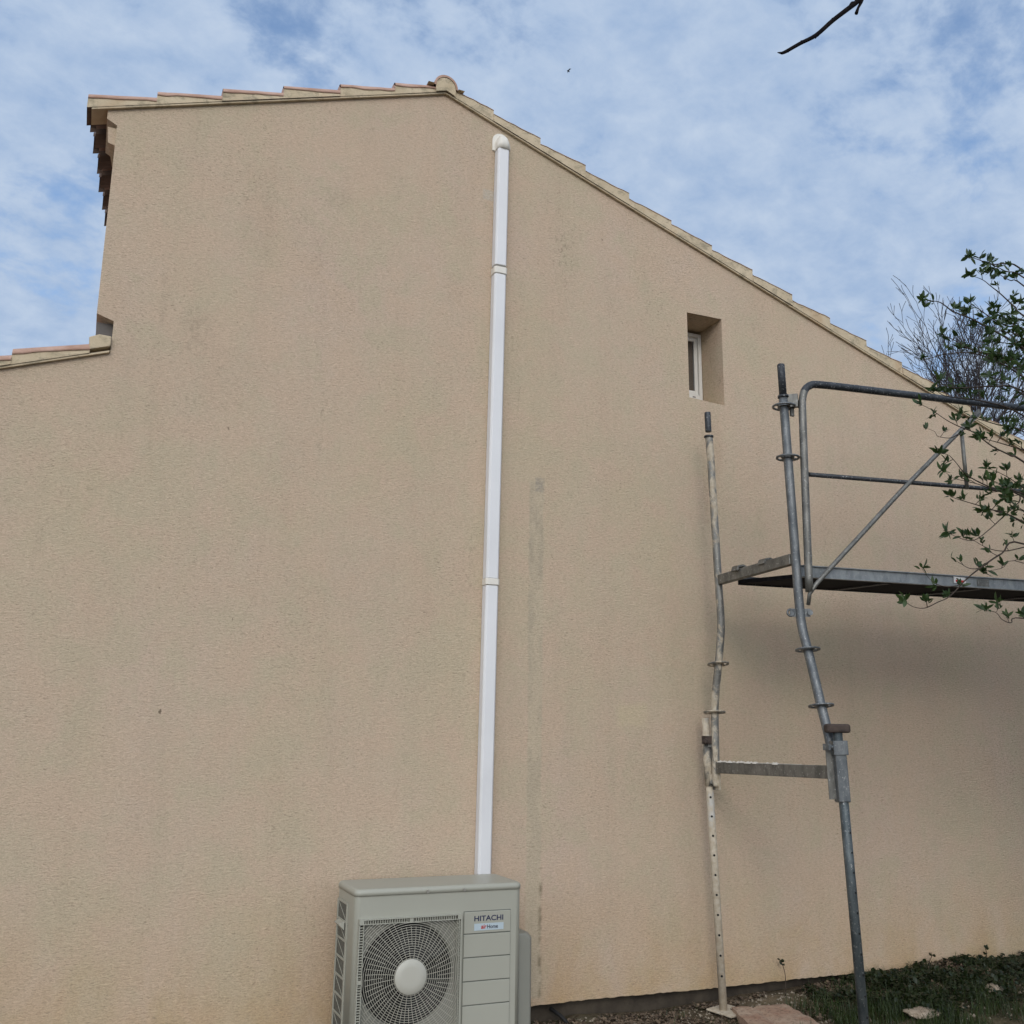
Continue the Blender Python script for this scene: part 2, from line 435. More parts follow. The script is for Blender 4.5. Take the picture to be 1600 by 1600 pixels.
# ------------------------------------------------------------------ mesh helpers
class MB:
    def __init__(self):
        self.v, self.f, self.mi, self.sm = [], [], [], []

    def face(self, pts, mi=0, smooth=False):
        n = len(self.v)
        self.v += [tuple(p) for p in pts]
        self.f.append(tuple(range(n, n + len(pts))))
        self.mi.append(mi)
        self.sm.append(smooth)

    def add(self, verts, faces, mi=0, smooth=False):
        n = len(self.v)
        self.v += [tuple(p) for p in verts]
        for f in faces:
            self.f.append(tuple(n + i for i in f))
            self.mi.append(mi)
            self.sm.append(smooth)

    def tube(self, path, rad, sides=10, mi=0, caps=True, smooth=True):
        P = [Vector(p) for p in path]
        rr = list(rad) if hasattr(rad, '__len__') else [rad] * len(P)
        tang = []
        for i in range(len(P)):
            a = P[max(0, i - 1)]
            b = P[min(len(P) - 1, i + 1)]
            d = (b - a)
            tang.append(d.normalized() if d.length > 1e-9 else Vector((0, 0, 1)))
        ref = Vector((0, 0, 1)) if abs(tang[0].z) < .9 else Vector((1, 0, 0))
        nrm = (ref - tang[0] * ref.dot(tang[0])).normalized()
        vs, fs = [], []
        for i, p in enumerate(P):
            nrm = (nrm - tang[i] * nrm.dot(tang[i]))
            if nrm.length < 1e-6:
                nrm = tang[i].orthogonal()
            nrm.normalize()
            bn = tang[i].cross(nrm)
            for k in range(sides):
                a = 2 * PI * k / sides
                vs.append(p + (nrm * math.cos(a) + bn * math.sin(a)) * rr[i])
        for i in range(len(P) - 1):
            for k in range(sides):
                k2 = (k + 1) % sides
                fs.append((i * sides + k, i * sides + k2, (i + 1) * sides + k2, (i + 1) * sides + k))
        self.add(vs, fs, mi, smooth)
        if caps:
            self.face([vs[k] for k in reversed(range(sides))], mi)
            self.face([vs[(len(P) - 1) * sides + k] for k in range(sides)], mi)

    def box(self, c, s, mi=0, M3=None):
        c = Vector(c)
        vs = []
        for x in (-1, 1):
            for y in (-1, 1):
                for z in (-1, 1):
                    d = Vector((x * s[0] / 2, y * s[1] / 2, z * s[2] / 2))
                    if M3 is not None:
                        d = M3 @ d
                    vs.append(c + d)
        self.add(vs, [(0, 1, 3, 2), (4, 6, 7, 5), (0, 4, 5, 1), (2, 3, 7, 6), (0, 2, 6, 4), (1, 5, 7, 3)], mi)

    def bar(self, a, b, w, h, mi=0, upv=(0, 0, 1)):
        """rectangular bar from a to b, w across, h along upv"""
        a, b = Vector(a), Vector(b)
        d = (b - a)
        x = d.normalized()
        z = Vector(upv)
        z = (z - x * z.dot(x)).normalized()
        y = z.cross(x)
        m3 = Matrix((x, y, z)).transposed()
        self.box((a + b) / 2, (d.length, w, h), mi, m3)

    def prism(self, poly, y0, y1, mi=0, mi_front=None):
        """poly: list of (x,z), counter-clockwise seen from -y; extruded y0 -> y1"""
        n = len(poly)
        f = [(x, y0, z) for x, z in poly]
        b = [(x, y1, z) for x, z in poly]
        self.face(f, mi if mi_front is None else mi_front)
        self.face(b[::-1], mi)
        for i in range(n):
            j = (i + 1) % n
            self.face([f[j], f[i], b[i], b[j]], mi)

    def build(self, name, mats, parent=None, bevel=0.0, seg=2, fix=True, merge=True):
        me = bpy.data.meshes.new(name)
        me.from_pydata(self.v, [], self.f)
        me.polygons.foreach_set('material_index', self.mi)
        me.polygons.foreach_set('use_smooth', self.sm)
        for m in (mats if isinstance(mats, (list, tuple)) else [mats]):
            me.materials.append(m)
        if merge:
            bm = bmesh.new()
            bm.from_mesh(me)
            bmesh.ops.remove_doubles(bm, verts=bm.verts, dist=1e-5)
            if fix:
                bmesh.ops.recalc_face_normals(bm, faces=bm.faces)
            if bevel:
                ed = [e for e in bm.edges if len(e.link_faces) == 2 and e.calc_face_angle(0) > R(35)]
                bmesh.ops.bevel(bm, geom=ed, offset=bevel, segments=seg, affect='EDGES', profile=.5, clamp_overlap=True)
            bm.to_mesh(me)
            bm.free()
        me.update()
        o = bpy.data.objects.new(name, me)
        COL.objects.link(o)
        if parent is not None:
            par(o, parent)
        return o


def par(o, p):
    o.parent = p
    o.matrix_parent_inverse = WORLD.get(p.name, Matrix.Identity(4)).inverted()


WORLD = {}


def tag(o, label, cat, group=None, kind=None):
    if label:
        o['label'] = label
    if cat:
        o['category'] = cat
    if group:
        o['group'] = group
    if kind:
        o['kind'] = kind
    return o


def thing(name, loc, label, cat, group=None):
    o = bpy.data.objects.new(name, None)
    o.empty_display_size = .1
    COL.objects.link(o)
    o.location = loc
    WORLD[o.name] = Matrix.Translation(Vector(loc))
    return tag(o, label, cat, group)


def smooth_path(pts, n=6):
    P = [Vector(p) for p in pts]
    out = []
    for i in range(len(P) - 1):
        p0, p1, p2, p3 = P[max(i - 1, 0)], P[i], P[i + 1], P[min(i + 2, len(P) - 1)]
        for k in range(n):
            t = k / n
            out.append(.5 * ((2 * p1) + (p2 - p0) * t + (2 * p0 - 5 * p1 + 4 * p2 - p3) * t * t
                             + (3 * p1 - p0 - 3 * p2 + p3) * t ** 3))
    out.append(P[-1])
    return out


# ------------------------------------------------------------------ ground
def sstep(a, b, x):
    t = min(1, max(0, (x - a) / (b - a)))
    return t * t * (3 - 2 * t)


def gz(x, y):
    z = .165 + .095 * sstep(3.5, 5.2, x) - .015 * min(3, max(0, -y))
    z += .05 * max(0, mnoise.noise(Vector((x * 1.9, 3.3, 0))) + .1) * sstep(.22, 0.0, -y) if x > 2.5 else 0
    z += .012 * mnoise.noise(Vector((x * 3.1, y * 3.1, 1.7))) + .006 * mnoise.noise(Vector((x * 11, y * 11, 4.2)))
    return z


def build_ground():
    def axis(lo, hi, step, far):
        a = []
        v = lo
        while v <= hi + 1e-6:
            a.append(v)
            v += step
        d, l, h = step, lo, hi
        left, rt = [], []
        while l > -far:
            d *= 1.35
            l -= d
            h += d
            left.append(l)
            rt.append(h)
        return left[::-1] + a + rt
    xs, ys = axis(1.6, 6.6, .05, 700), axis(-1.8, .4, .05, 700)
    me = bpy.data.meshes.new('ground')
    vs = [(x, y, gz(x, y)) for y in ys for x in xs]
    n = len(xs)
    fs = [(j * n + i, j * n + i + 1, (j + 1) * n + i + 1, (j + 1) * n + i) for j in range(len(ys) - 1) for i in range(n - 1)]
    me.from_pydata(vs, [], fs)
    me.materials.append(M['soil'])
    for p in me.polygons:
        p.use_smooth = True
    o = bpy.data.objects.new('ground', me)
    COL.objects.link(o)
    tag(o, 'bare brown soil along the foot of the beige wall', 'ground', kind='structure')


build_ground()

# ------------------------------------------------------------------ house
SL = 0.3524
AX, AZ = 1.664, 5.434
XR = 7.6
house = thing('house', (0, 0, 0), 'beige rendered house gable with terracotta tiled roof and small window', 'house')


def build_wall():
    rnd = random.Random(3)
    bot = []
    x = -5.0
    while x < XR - .01:
        bot.append((x, .262 + rnd.uniform(-.003, .003) + (.007 * mnoise.noise(Vector((x * 1.3, 0, 0))))))
        x += .022
    bot.append((XR, .262))
    outer = bot + [(XR, AZ - SL * (XR - AX)), (AX, AZ), (-.185, AZ - SL * (AX + .185)), (-.185, 4.735), (-.134, 4.708),
                   (-.124, 3.648), (-.042, 3.622), (-.042, 3.449), (-5.0, 3.449 - SL * 4.958)]
    hole = [(3.375, 3.752), (3.645, 3.737), (3.645, 4.341), (3.375, 4.338)]
    bm = bmesh.new()
    T = .34

    def loop(pts):
        vs = [bm.verts.new((x, 0, z)) for x, z in pts]
        return vs, [bm.edges.new((vs[i], vs[(i + 1) % len(vs)])) for i in range(len(vs))]
    ov, oe = loop(outer)
    hv, he = loop(hole)
    bmesh.ops.triangle_fill(bm, use_beauty=True, use_dissolve=False, edges=oe + he, normal=(0, -1, 0))
    front = list(bm.faces)
    back = {}
    for v in ov + hv:
        back[v] = bm.verts.new((v.co.x, T, v.co.z))
    # the sill slopes up towards the sash
    back[hv[0]].co.z = 3.882
    back[hv[1]].co.z = 3.882
    for f in front:
        bm.faces.new([back[v] for v in reversed(f.verts)])
    for vs in (ov, hv):
        for i in range(len(vs)):
            a, b = vs[i], vs[(i + 1) % len(vs)]
            bm.faces.new((a, b, back[b], back[a]))
    bmesh.ops.recalc_face_normals(bm, faces=bm.faces)
    me = bpy.data.meshes.new('gable_wall')
    bm.to_mesh(me)
    bm.free()
    me.materials.append(M['stucco'])
    o = bpy.data.objects.new('gable_wall', me)
    COL.objects.link(o)
    par(o, house)


build_wall()

b = MB()
b.box(((XR - 5) / 2, .22, .05), (XR + 4.9, .30, .42))
b.build('plinth', M['plinth'], house)
# other walls so the house has a body (the long side runs slightly off square)
SK = .09
b = MB()


def skew_wall(mb, x0, z0, z1, y0, y1, th=.25):
    a = [(x0, y0), (x0 + th, y0), (x0 + th + SK * (y1 - y0), y1), (x0 + SK * (y1 - y0), y1)]
    mb.add([(x, y, z0) for x, y in a] + [(x, y, z1) for x, y in a],
           [(0, 1, 2, 3), (7, 6, 5, 4), (0, 4, 5, 1), (1, 5, 6, 2), (2, 6, 7, 3), (3, 7, 4, 0)])


for args in ((-.03, .2, 4.72, .345, 8.5), (XR - .26, .2, 3.28, .345, 8.5), (-4.9, .2, 1.6, .345, 8.5)):
    b = MB()
    skew_wall(b, *args)
    b.build('side_wall', M['stucco_plain'], house)
# recessed zinc flashing under the overhanging corner, and the moulding end under the eave
b = MB()
b.box((-.080, .06, 3.545), (.078, .02, .155))
b.build('flashing', M['zinc'], house)
b = MB()
b.add([(-.178, .02, 4.70), (-.130, .02, 4.70), (-.130, .02, 4.60), (-.168, .02, 4.61),
       (-.15, .30, 4.70), (-.10, .30, 4.70), (-.10, .30, 4.60), (-.135, .30, 4.61)],
      [(0, 1, 2, 3), (7, 6, 5, 4), (0, 4, 5, 1), (1, 5, 6, 2), (2, 6, 7, 3), (3, 7, 4, 0)])
b.build('eave_moulding', M['stucco_plain'], house)

# verge: drip band, stepped mortar sides, tiles
JL = [-.285, .045, .375, .70, 1.02, 1.345]          # joints up the left slope
JR = [1.98, 2.30, 2.62, 2.94, 3.26, 3.575, 3.90, 4.225, 4.55, 4.87, 5.19, 5.51, 5.83, 6.15, 6.47, 6.79, 7.11, 7.43, 7.75]
zl = lambda x: AZ - SL * (AX - x)
zr = lambda x: AZ - SL * (x - AX)
b = MB()
y0 = -.019
for (xa, xb, fz) in ((-.262, AX, zl), (AX, 7.78, zr)):
    b.prism([(xa, fz(xa)), (xb, fz(xb)), (xb, fz(xb) + .010), (xa, fz(xa) + .010)], y0, .13)
b.build('verge_band', M['mortar'], house)


def verge_tile(xa, xb, fz, rise, rnd, cut=None):
    """one tile of the verge: mortared flank below, terracotta edge above; rise = signed side that stands proud"""
    lo, hi = .068, .106
    ha, hb = (hi, lo) if rise < 0 else (lo, hi)
    ha += rnd.uniform(-.006, .006)
    hb += rnd.uniform(-.006, .006)
    N = 7
    tt = .040 if rise < 0 else .014
    yo = -.022 + rnd.uniform(-.004, .003)
    t = MB()
    top, mid, bot = [], [], []
    for i in range(N + 1):
        u = i / N
        x = xa + (xb - xa) * u
        h = ha + (hb - ha) * u
        top.append((x, fz(x) + h))
        mid.append((x, fz(x) + h - tt + rnd.uniform(-.004, .004)))
        bot.append((x, fz(x) + .0105))
    for i in range(N):
        # terracotta edge: rolled over towards the roof
        prev = None
        for k in range(6):
            a = PI * .5 * k / 5
            ring = [(p[0], yo - .004 + .045 * (1 - math.cos(a)) , m[1] + (p[1] - m[1]) * math.sin(a)) for p, m in ((top[i], mid[i]), (top[i + 1], mid[i + 1]))]
            if prev:
                t.face([prev[0], prev[1], ring[1], ring[0]], 0, True)
            prev = ring
        t.face([prev[0], prev[1], (top[i + 1][0], .15, top[i + 1][1] + .004), (top[i][0], .15, top[i][1] + .004)], 0)
        t.face([(bot[i][0], yo - .002, bot[i][1]), (bot[i + 1][0], yo - .002, bot[i + 1][1]), (bot[i + 1][0], yo - .002, bot[i + 1][1] + .008), (bot[i][0], yo - .002, bot[i][1] + .008)], 1)
        t.face([(bot[i][0], yo - .002, bot[i][1] + .008), (bot[i + 1][0], yo - .002, bot[i + 1][1] + .008),
                (mid[i + 1][0], yo - .0, mid[i + 1][1]), (mid[i][0], yo, mid[i][1])], 1)
        t.face([(mid[i][0], yo, mid[i][1]), (mid[i + 1][0], yo, mid[i + 1][1]),
                (mid[i + 1][0], yo - .004, mid[i + 1][1]), (mid[i][0], yo - .004, mid[i][1])], 0)
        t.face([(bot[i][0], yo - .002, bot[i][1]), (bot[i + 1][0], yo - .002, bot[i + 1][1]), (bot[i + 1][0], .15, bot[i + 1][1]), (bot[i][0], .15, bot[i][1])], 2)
    for i in (0, N):
        t.face([(bot[i][0], yo, bot[i][1]), (mid[i][0], yo, mid[i][1]), (top[i][0], yo + .04, top[i][1]), (top[i][0], .15, top[i][1]), (bot[i][0], .15, bot[i][1])], 0)
    return t.build('verge_tile', [M['terracotta'], M['mortar'], M['soffit_brown']], house, fix=False)


rnd = random.Random(11)
for i in range(len(JL)):
    xa = JL[i]
    xb = JL[i + 1] if i + 1 < len(JL) else AX
    verge_tile(xa, xb, zl, -1, rnd)
prev = AX
for x in JR:
    verge_tile(prev, x, zr, 1, rnd)
    prev = x
# ridge tile: half round, end filled with mortar
b = MB()
rc = Vector((AX - .005, 0, AZ + .030))
N = 16
RR = .083
ring = lambda y, r: [(rc.x + r * math.cos(PI * k / N) * .92, y, rc.z + r * math.sin(PI * k / N)) for k in range(N + 1)]
f0, f1, bk = ring(-.038, RR), ring(-.038, RR - .014), ring(8.6, RR)
bk = [(x + SK * 0, y, z) for x, y, z in bk]
for k in range(N):
    b.face([f0[k], f0[k + 1], bk[k + 1], bk[k]], 0, True)
    b.face([f0[k + 1], f0[k], f1[k], f1[k + 1]], 0)
jit = random.Random(5)
b.face([(x, -.034, z) for x, y, z in f1] + [(f1[-1][0] - .0, -.034, AZ - .012), (AX, -.034, AZ + .012), (f1[0][0] + .0, -.034, AZ - .012)], 1)
for s in (0, N):
    x = f0[s][0]
    b.face([(x, -.05, rc.z), (x + (.04 if s == 0 else -.04), -.05, AZ + .03), (x + (.04 if s == 0 else -.04), 8.6, AZ + .03), (x, 8.6, rc.z)], 1)
b.build('ridge_tile', [M['terracotta'], M['mortar']], house, fix=False)


# tiled roof slopes: barrel rows running down the slope, stepped courses
def roof_slope(name, x_low, x_high, fz, y0, y1, skew, lift=.05, per=.21, eave=False):
    mb = MB()
    cols = int((y1 - y0) / per)
    SUB = 6
    sgn = 1 if x_high > x_low else -1
    courses = max(1, int(abs(x_high - x_low) / .325))
    rows = []
    for c in range(courses):
        for e in (0, 1):
            u = (c + e) / courses
            rows.append((x_low + (x_high - x_low) * u, .035 if e == 0 else 0.0))
    grid = []
    for x, h in rows:
        line = []
        for j in range(cols * SUB + 1):
            y = y0 + (y1 - y0) * j / (cols * SUB)
            ph = abs(math.sin(PI * j / SUB))
            xx = x + skew * (y - y0) * (1 if eave or True else 0)
            line.append((xx, y, fz(x) + lift + h + .055 * ph))
        grid.append(line)
    n = len(grid[0])
    vs = [p for l in grid for p in l]
    fs = [(i * n + j, i * n + j + 1, (i + 1) * n + j + 1, (i + 1) * n + j) for i in range(len(grid) - 1) for j in range(n - 1)]
    mb.add(vs, fs, 0, False)
    # thickness: underside deck
    a = [(x_low + sgn * .10, y0), (x_high, y0), (x_high + skew * (y1 - y0), y1), (x_low + sgn * .10 + skew * (y1 - y0), y1)]
    zz = [fz(x_low + sgn * .10), fz(x_high), fz(x_high), fz(x_low + sgn * .10)]
    lowz = [(p[0], p[1], z + .012) for p, z in zip(a, zz)]
    topz = [(p[0], p[1], z + lift + .012) for p, z in zip(a, zz)]
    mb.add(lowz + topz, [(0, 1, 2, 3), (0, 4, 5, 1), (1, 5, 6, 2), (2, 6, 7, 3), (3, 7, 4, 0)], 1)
    # tile mouths along the eave: small separate lips with gaps
    if eave:
        for c in range(cols):
            ya = y0 + (y1 - y0) * c / cols
            yc = ya + per * .5
            xo = x_low + skew * (yc - y0) + random.uniform(-.006, .006)
            pts = []
            for k in range(9):
                ang = PI * k / 8
                pts.append((yc - math.cos(ang) * per * .43, fz(x_low) + lift + .03 + math.sin(ang) * .06))
            for k in range(8):
                mb.face([(xo - sgn * .02, pts[k][0], pts[k][1]), (xo - sgn * .02, pts[k + 1][0], pts[k + 1][1]),
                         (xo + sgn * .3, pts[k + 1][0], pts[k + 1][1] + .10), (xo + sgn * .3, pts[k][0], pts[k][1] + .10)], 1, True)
            # channel tile below, hanging lower
            pts = []
            for k in range(7):
                ang = PI * k / 6
                pts.append((ya - math.cos(ang) * per * .40, fz(x_low) + lift + .02 - math.sin(ang) * .05))
            for k in range(6):
                mb.face([(xo - sgn * .005, pts[k][0], pts[k][1]), (xo - sgn * .005, pts[k + 1][0], pts[k + 1][1]),
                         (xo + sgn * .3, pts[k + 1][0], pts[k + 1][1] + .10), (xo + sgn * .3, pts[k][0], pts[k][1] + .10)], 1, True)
    return mb.build(name, [M['terracotta'], M['soffit_brown']], house, fix=False, merge=False)


roof_slope('roof', -.262, AX, zl, .14, 8.5, SK, eave=True)
roof_slope('roof', 7.8, AX, zr, .14, 8.5, 0.0)
zw = lambda x: 3.449 - SL * (-.042 - x)
roof_slope('wing_roof', -5.2, -.05, zw, .14, 8.5, 0.0, lift=.03)
# the wing verge
b = MB()
b.prism([(-5.1, zw(-5.1)), (-.046, zw(-.046)), (-.046, zw(-.046) + .010), (-5.1, zw(-5.1) + .010)], -.019, .13)
b.build('verge_band', M['mortar'], house)
rnd = random.Random(21)
x = -.135
first = True
while x > -5:
    xa = x - .335
    verge_tile(xa, x, zw, -1, rnd)
    x = xa
# mortar lump where the wing verge meets the wall
b = MB()
b.prism([(-.137, zw(-.137) + .03), (-.044, zw(-.044) + .03), (-.044, 3.530), (-.100, 3.532), (-.145, 3.510)], -.025, .09)
b.build('mortar_fillet', M['mortar'], house, bevel=.004)

# window
wy = .232
win = MB()
X0, X1, Z0, Z1 = 3.385, 3.640, 3.845, 4.318
win.box((X0 + .015, wy + .03, (Z0 + Z1) / 2), (.03, .06, Z1 - Z0))
win.box((X1 - .0125, wy + .03, (Z0 + Z1) / 2), (.025, .06, Z1 - Z0))
win.box(((X0 + X1) / 2 + .0025, wy + .03, Z1 - .0125), (X1 - X0 - .055, .06, .025))
win.box(((X0 + X1) / 2 + .0025, wy + .03, Z0 + .0175), (X1 - X0 - .055, .06, .035))
wo = win.build('window', M['win_pvc'], house, bevel=.002)
win = MB()
a0, a1, c0, c1 = X0 + .032, X1 - .027, Z0 + .037, Z1 - .027
sw = .026
win.box((a0 + sw / 2, wy + .036, (c0 + c1) / 2), (sw, .05, c1 - c0))
win.box((a1 - sw / 2, wy + .036, (c0 + c1) / 2), (sw, .05, c1 - c0))
win.box(((a0 + a1) / 2, wy + .036, c1 - sw / 2), (a1 - a0 - 2 * sw, .05, sw))
win.box(((a0 + a1) / 2, wy + .036, c0 + sw / 2), (a1 - a0 - 2 * sw, .05, sw))
win.build('sash', M['win_pvc'], wo, bevel=.003)
win = MB()
win.box(((a0 + a1) / 2, wy + .026, (c0 + c1) / 2), (a1 - a0 - 2 * sw + .004, .012, c1 - c0 - 2 * sw + .004))
win.build('pane', M['glass'], wo)
win = MB()
win.box((X1 - .07, wy - .0005, Z0 + .014), (.022, .004, .005))
win.build('drain_slot', M['black'], wo)

# ------------------------------------------------------------------ cable duct
duct = thing('cable_duct', (2.03, 0, .3), 'tall white plastic cable duct running up the wall above the air conditioner', 'cable duct')
DX = 2.040


def duct_sec(z0, z1, w=.076, d=.058, x=DX, name='duct_section', m='pvc', bev=.011):
    mb = MB()
    pr = [(-w / 2, 0), (-w / 2, -d + bev), (-w / 2 + bev * .9, -d), (w / 2 - bev * .9, -d), (w / 2, -d + bev), (w / 2, 0)]
    n = len(pr)
    lean = lambda z: 2.0035 + .0085 * (z - .94)
    vs = [(lean(z) + p[0], p[1] - .002, z) for z in (z0, z1) for p in pr]
    mb.add(vs, [(i, (i + 1) % n, n + (i + 1) % n, n + i) for i in range(n)])
    mb.face([vs[i] for i in range(n)])
    mb.face([vs[n + i] for i in range(n)])
    return mb.build(name, M[m], duct, bevel=.0025, seg=2)


J1, J2 = 2.430, 4.300
duct_sec(.30, J1 - .002)
duct_sec(J1 + .038, J2 - .002)
duct_sec(J2 + .056, 5.16)
duct_sec(J1, J1 + .036, .083, .063, name='coupling', m='pvc_cream')
duct_sec(J2, J2 + .042, .083, .063, name='coupling', m='pvc_cream')
# elbow cap: a hood bending into the wall, on a rounded flange
mb = MB()
N = 10
cx, zc0 = 2.041, 5.148
w, d = .088, .066
for i in range(N):
    pass
rows = []
for i in range(N + 1):
    a = PI / 2 * i / N
    yy = -.002 - d * math.cos(a) if True else 0
    zz = zc0 + .028 + .072 * math.sin(a)
    rows.append((yy, zz))
prof = [(-d - .002, zc0 - .012)] + [(r[0], r[1]) for r in rows]
K = 14
verts = []
for (yy, zz) in prof:
    line = []
    for k in range(K + 1):
        u = -1 + 2 * k / K
        rd = max(0, abs(u) - .25) / .75
        line.append((cx + u * w / 2, min(-.002, yy + .022 * rd * rd), zz - .052 * rd * rd * min(1, max(0, (zz - zc0) / .09))))
    verts.append(line)
for i in range(len(prof) - 1):
    for k in range(K):
        mb.face([verts[i][k], verts[i][k + 1], verts[i + 1][k + 1], verts[i + 1][k]], 0, True)
for k in (0, K):
    for i in range(len(prof) - 1):
        p, q = verts[i][k], verts[i + 1][k]
        mb.face([p, q, (q[0], -.001, q[2]), (p[0], -.001, p[2])], 0)
mb.face([verts[0][k] for k in range(K + 1)] + [(cx + w / 2, -.001, prof[0][1]), (cx - w / 2, -.001, prof[0][1])])
mb.build('elbow_cap', M['pvc_cream'], duct)
mb = MB()
pl = [(cx + .056 * math.cos(a) - .004, 5.212 + .056 * math.sin(a)) for a in [PI * k / 14 for k in range(15)]]
pl = [(cx + .052, 5.140)] + pl + [(cx - .060, 5.140)]
mb.prism(pl[::-1], -.010, -.0005)
mb.build('flange', M['pvc_cream'], duct, bevel=.003)

# ------------------------------------------------------------------ air conditioner
AX0, AX1, AYF, AYB, AZB, AZT = 1.219, 2.030, -.462, -.132, .205, .937
ac = thing('air_conditioner', ((AX0 + AX1) / 2, -.3, gz(1.6, -.3)),
           'grey ivory outdoor air conditioning unit with round fan guard against the wall', 'air conditioner')


def rounded_rect(x0, x1, y0, y1, r, n=6):
    pts = []
    for cx_, cy_, a0_ in ((x1 - r, y1 - r, 0), (x0 + r, y1 - r, 90), (x0 + r, y0 + r, 180), (x1 - r, y0 + r, 270)):
        for k in range(n + 1):
            a = R(a0_ + 90 * k / n)
            pts.append((cx_ + r * math.cos(a), cy_ + r * math.sin(a)))
    return pts


FX, FZ, FR = 1.479, .563, .236
# casing: rounded vertical corners; front panel with a round opening
mb = MB()
rr = rounded_rect(AX0, AX1, AYF, AYB, .028)
ZT0 = .906
lowp, hip = [(x, y, AZB) for x, y in rr], [(x, y, ZT0) for x, y in rr]
n = len(rr)
fl, fr_ = AX0 + .028, AX1 - .028
for i in range(n):
    j = (i + 1) % n
    a, c = rr[i], rr[j]
    if abs(a[1] - AYF) < 1e-6 and abs(c[1] - AYF) < 1e-6:
        continue
    mb.face([lowp[i], lowp[j], hip[j], hip[i]], 0, True)
mb.face(lowp[::-1])
# front face with the rectangular guard opening, and the bell-mouth plate set back in it
SEG = 64
RX0, RX1, RZ0, RZ1 = 1.262, 1.704, .320, .788
AYR = AYF + .020
for q in (((fl, AZB), (fr_, AZB), (fr_, RZ0), (fl, RZ0)), ((fl, RZ1), (fr_, RZ1), (fr_, ZT0), (fl, ZT0)),
          ((fl, RZ0), (RX0, RZ0), (RX0, RZ1), (fl, RZ1)), ((RX1, RZ0), (fr_, RZ0), (fr_, RZ1), (RX1, RZ1))):
    mb.face([(x, AYF, z) for x, z in q])
rim_ = [(RX0, RZ0), (RX1, RZ0), (RX1, RZ1), (RX0, RZ1)]
for i in range(4):
    a_, c_ = rim_[i], rim_[(i + 1) % 4]
    mb.face([(a_[0], AYF, a_[1]), (c_[0], AYF, c_[1]), (c_[0], AYR, c_[1]), (a_[0], AYR, a_[1])])
FR = .226
circ = [(FX + FR * math.cos(2 * PI * k / SEG), FZ + FR * math.sin(2 * PI * k / SEG)) for k in range(SEG)]
bm = bmesh.new()
ov = [bm.verts.new((x, AYR, z)) for x, z in rim_]
hv = [bm.verts.new((x, AYR, z)) for x, z in circ]
ed = [bm.edges.new((ov[i], ov[(i + 1) % 4])) for i in range(4)] + [bm.edges.new((hv[i], hv[(i + 1) % SEG])) for i in range(SEG)]
bmesh.ops.triangle_fill(bm, use_beauty=True, use_dissolve=False, edges=ed, normal=(0, -1, 0))
for f in bm.faces:
    mb.face([v.co[:] for v in f.verts], 2)  # darker colour than the casing: shade behind the guard painted in
bm.free()
# bell mouth
for k in range(SEG):
    k2 = (k + 1) % SEG
    def rp(k, r, y): return (FX + r * math.cos(2 * PI * k / SEG), y, FZ + r * math.sin(2 * PI * k / SEG))
    mb.face([rp(k, FR, AYR), rp(k2, FR, AYR), rp(k2, FR - .010, AYR + .02), rp(k, FR - .010, AYR + .02)], 2, True)
    mb.face([rp(k, FR - .010, AYR + .02), rp(k2, FR - .010, AYR + .02), rp(k2, FR - .010, AYR + .13), rp(k, FR - .010, AYR + .13)], 1, True)
mb.face([rp(k, FR - .010, AYR + .13) for k in range(SEG)], 1)
casing = mb.build('casing', [M['ac'], M['fan_dark'], M['ac_side_and_shade']], ac, fix=False)
# lid with rounded rim
mb = MB()
e_ = .004
tiers = [(.0, ZT0 + .001), (-.0, ZT0 + .017), (.004, ZT0 + .025), (.011, ZT0 + .030), (.022, AZT - .001)]
prev = None
for ins, z in tiers:
    q = [(x, y, z) for x, y in rounded_rect(AX0 - e_ + ins, AX1 + e_ - ins, AYF - e_ + ins, AYB + e_ - ins, .032 - ins * .5)]
    if prev:
        for i in range(len(q)):
            j = (i + 1) % len(q)
            mb.face([prev[i], prev[j], q[j], q[i]], 0, True)
    else:
        mb.face(q[::-1])
    prev = q
mb.face(prev, 0, True)
lid = mb.build('lid', M['ac'], ac, fix=False)
for x in (1.555, 1.735):
    mb = MB()
    mb.tube([(x, AYF - .004, ZT0 + .010), (x, AYF - .011, ZT0 + .010)], .0075, 10)
    mb.build('screw', M['screw'], lid)
# fan
fan = MB()
for k in range(3):
    a0_ = 2 * PI * k / 3 + .4
    for i in range(8):
        a1_, a2_ = a0_ + i * .19, a0_ + (i + 1) * .19
        for (ra, rb) in ((.07, .14), (.14, .215)):
            q = []
            for (a, r) in ((a1_, ra), (a2_, ra), (a2_, rb), (a1_, rb)):
                q.append((FX + r * math.cos(a), AYF + .05 + .06 * (a - a0_) / 1.5, FZ + r * math.sin(a)))
            fan.face(q, 0, True)
fan.build('fan', M['fan_blade'], ac, fix=False)
# fan guard: frame with slots, rings, spokes, hub
GX0, GX1, GZ0, GZ1 = 1.236, 1.722, .310, .812
yg = AYF - .016
g = MB()
bw = .021
GYC = AYF - .0105
guard = None
fr = MB()
fr.bar((GX0, GYC, GZ1 - .002), (GX1, GYC, GZ1 - .002), .021, .004)
fr.bar((GX0, GYC, GZ1 - bw), (GX1, GYC, GZ1 - bw), .021, .003)
fr.bar((GX0, GYC, GZ0 + .004), (GX1, GYC, GZ0 + .004), .021, .008)
fr.bar((GX0 + .002, GYC, GZ0 + .008), (GX0 + .002, GYC, GZ1 - .004), .004, .021, upv=(0, 1, 0))
fr.bar((GX0 + bw, GYC, GZ0 + .008), (GX0 + bw, GYC, GZ1 - bw - .002), .003, .021, upv=(0, 1, 0))
fr.bar((GX1 - .003, GYC, GZ0 + .008), (GX1 - .003, GYC, GZ1 - .008), .006, .021, upv=(0, 1, 0))
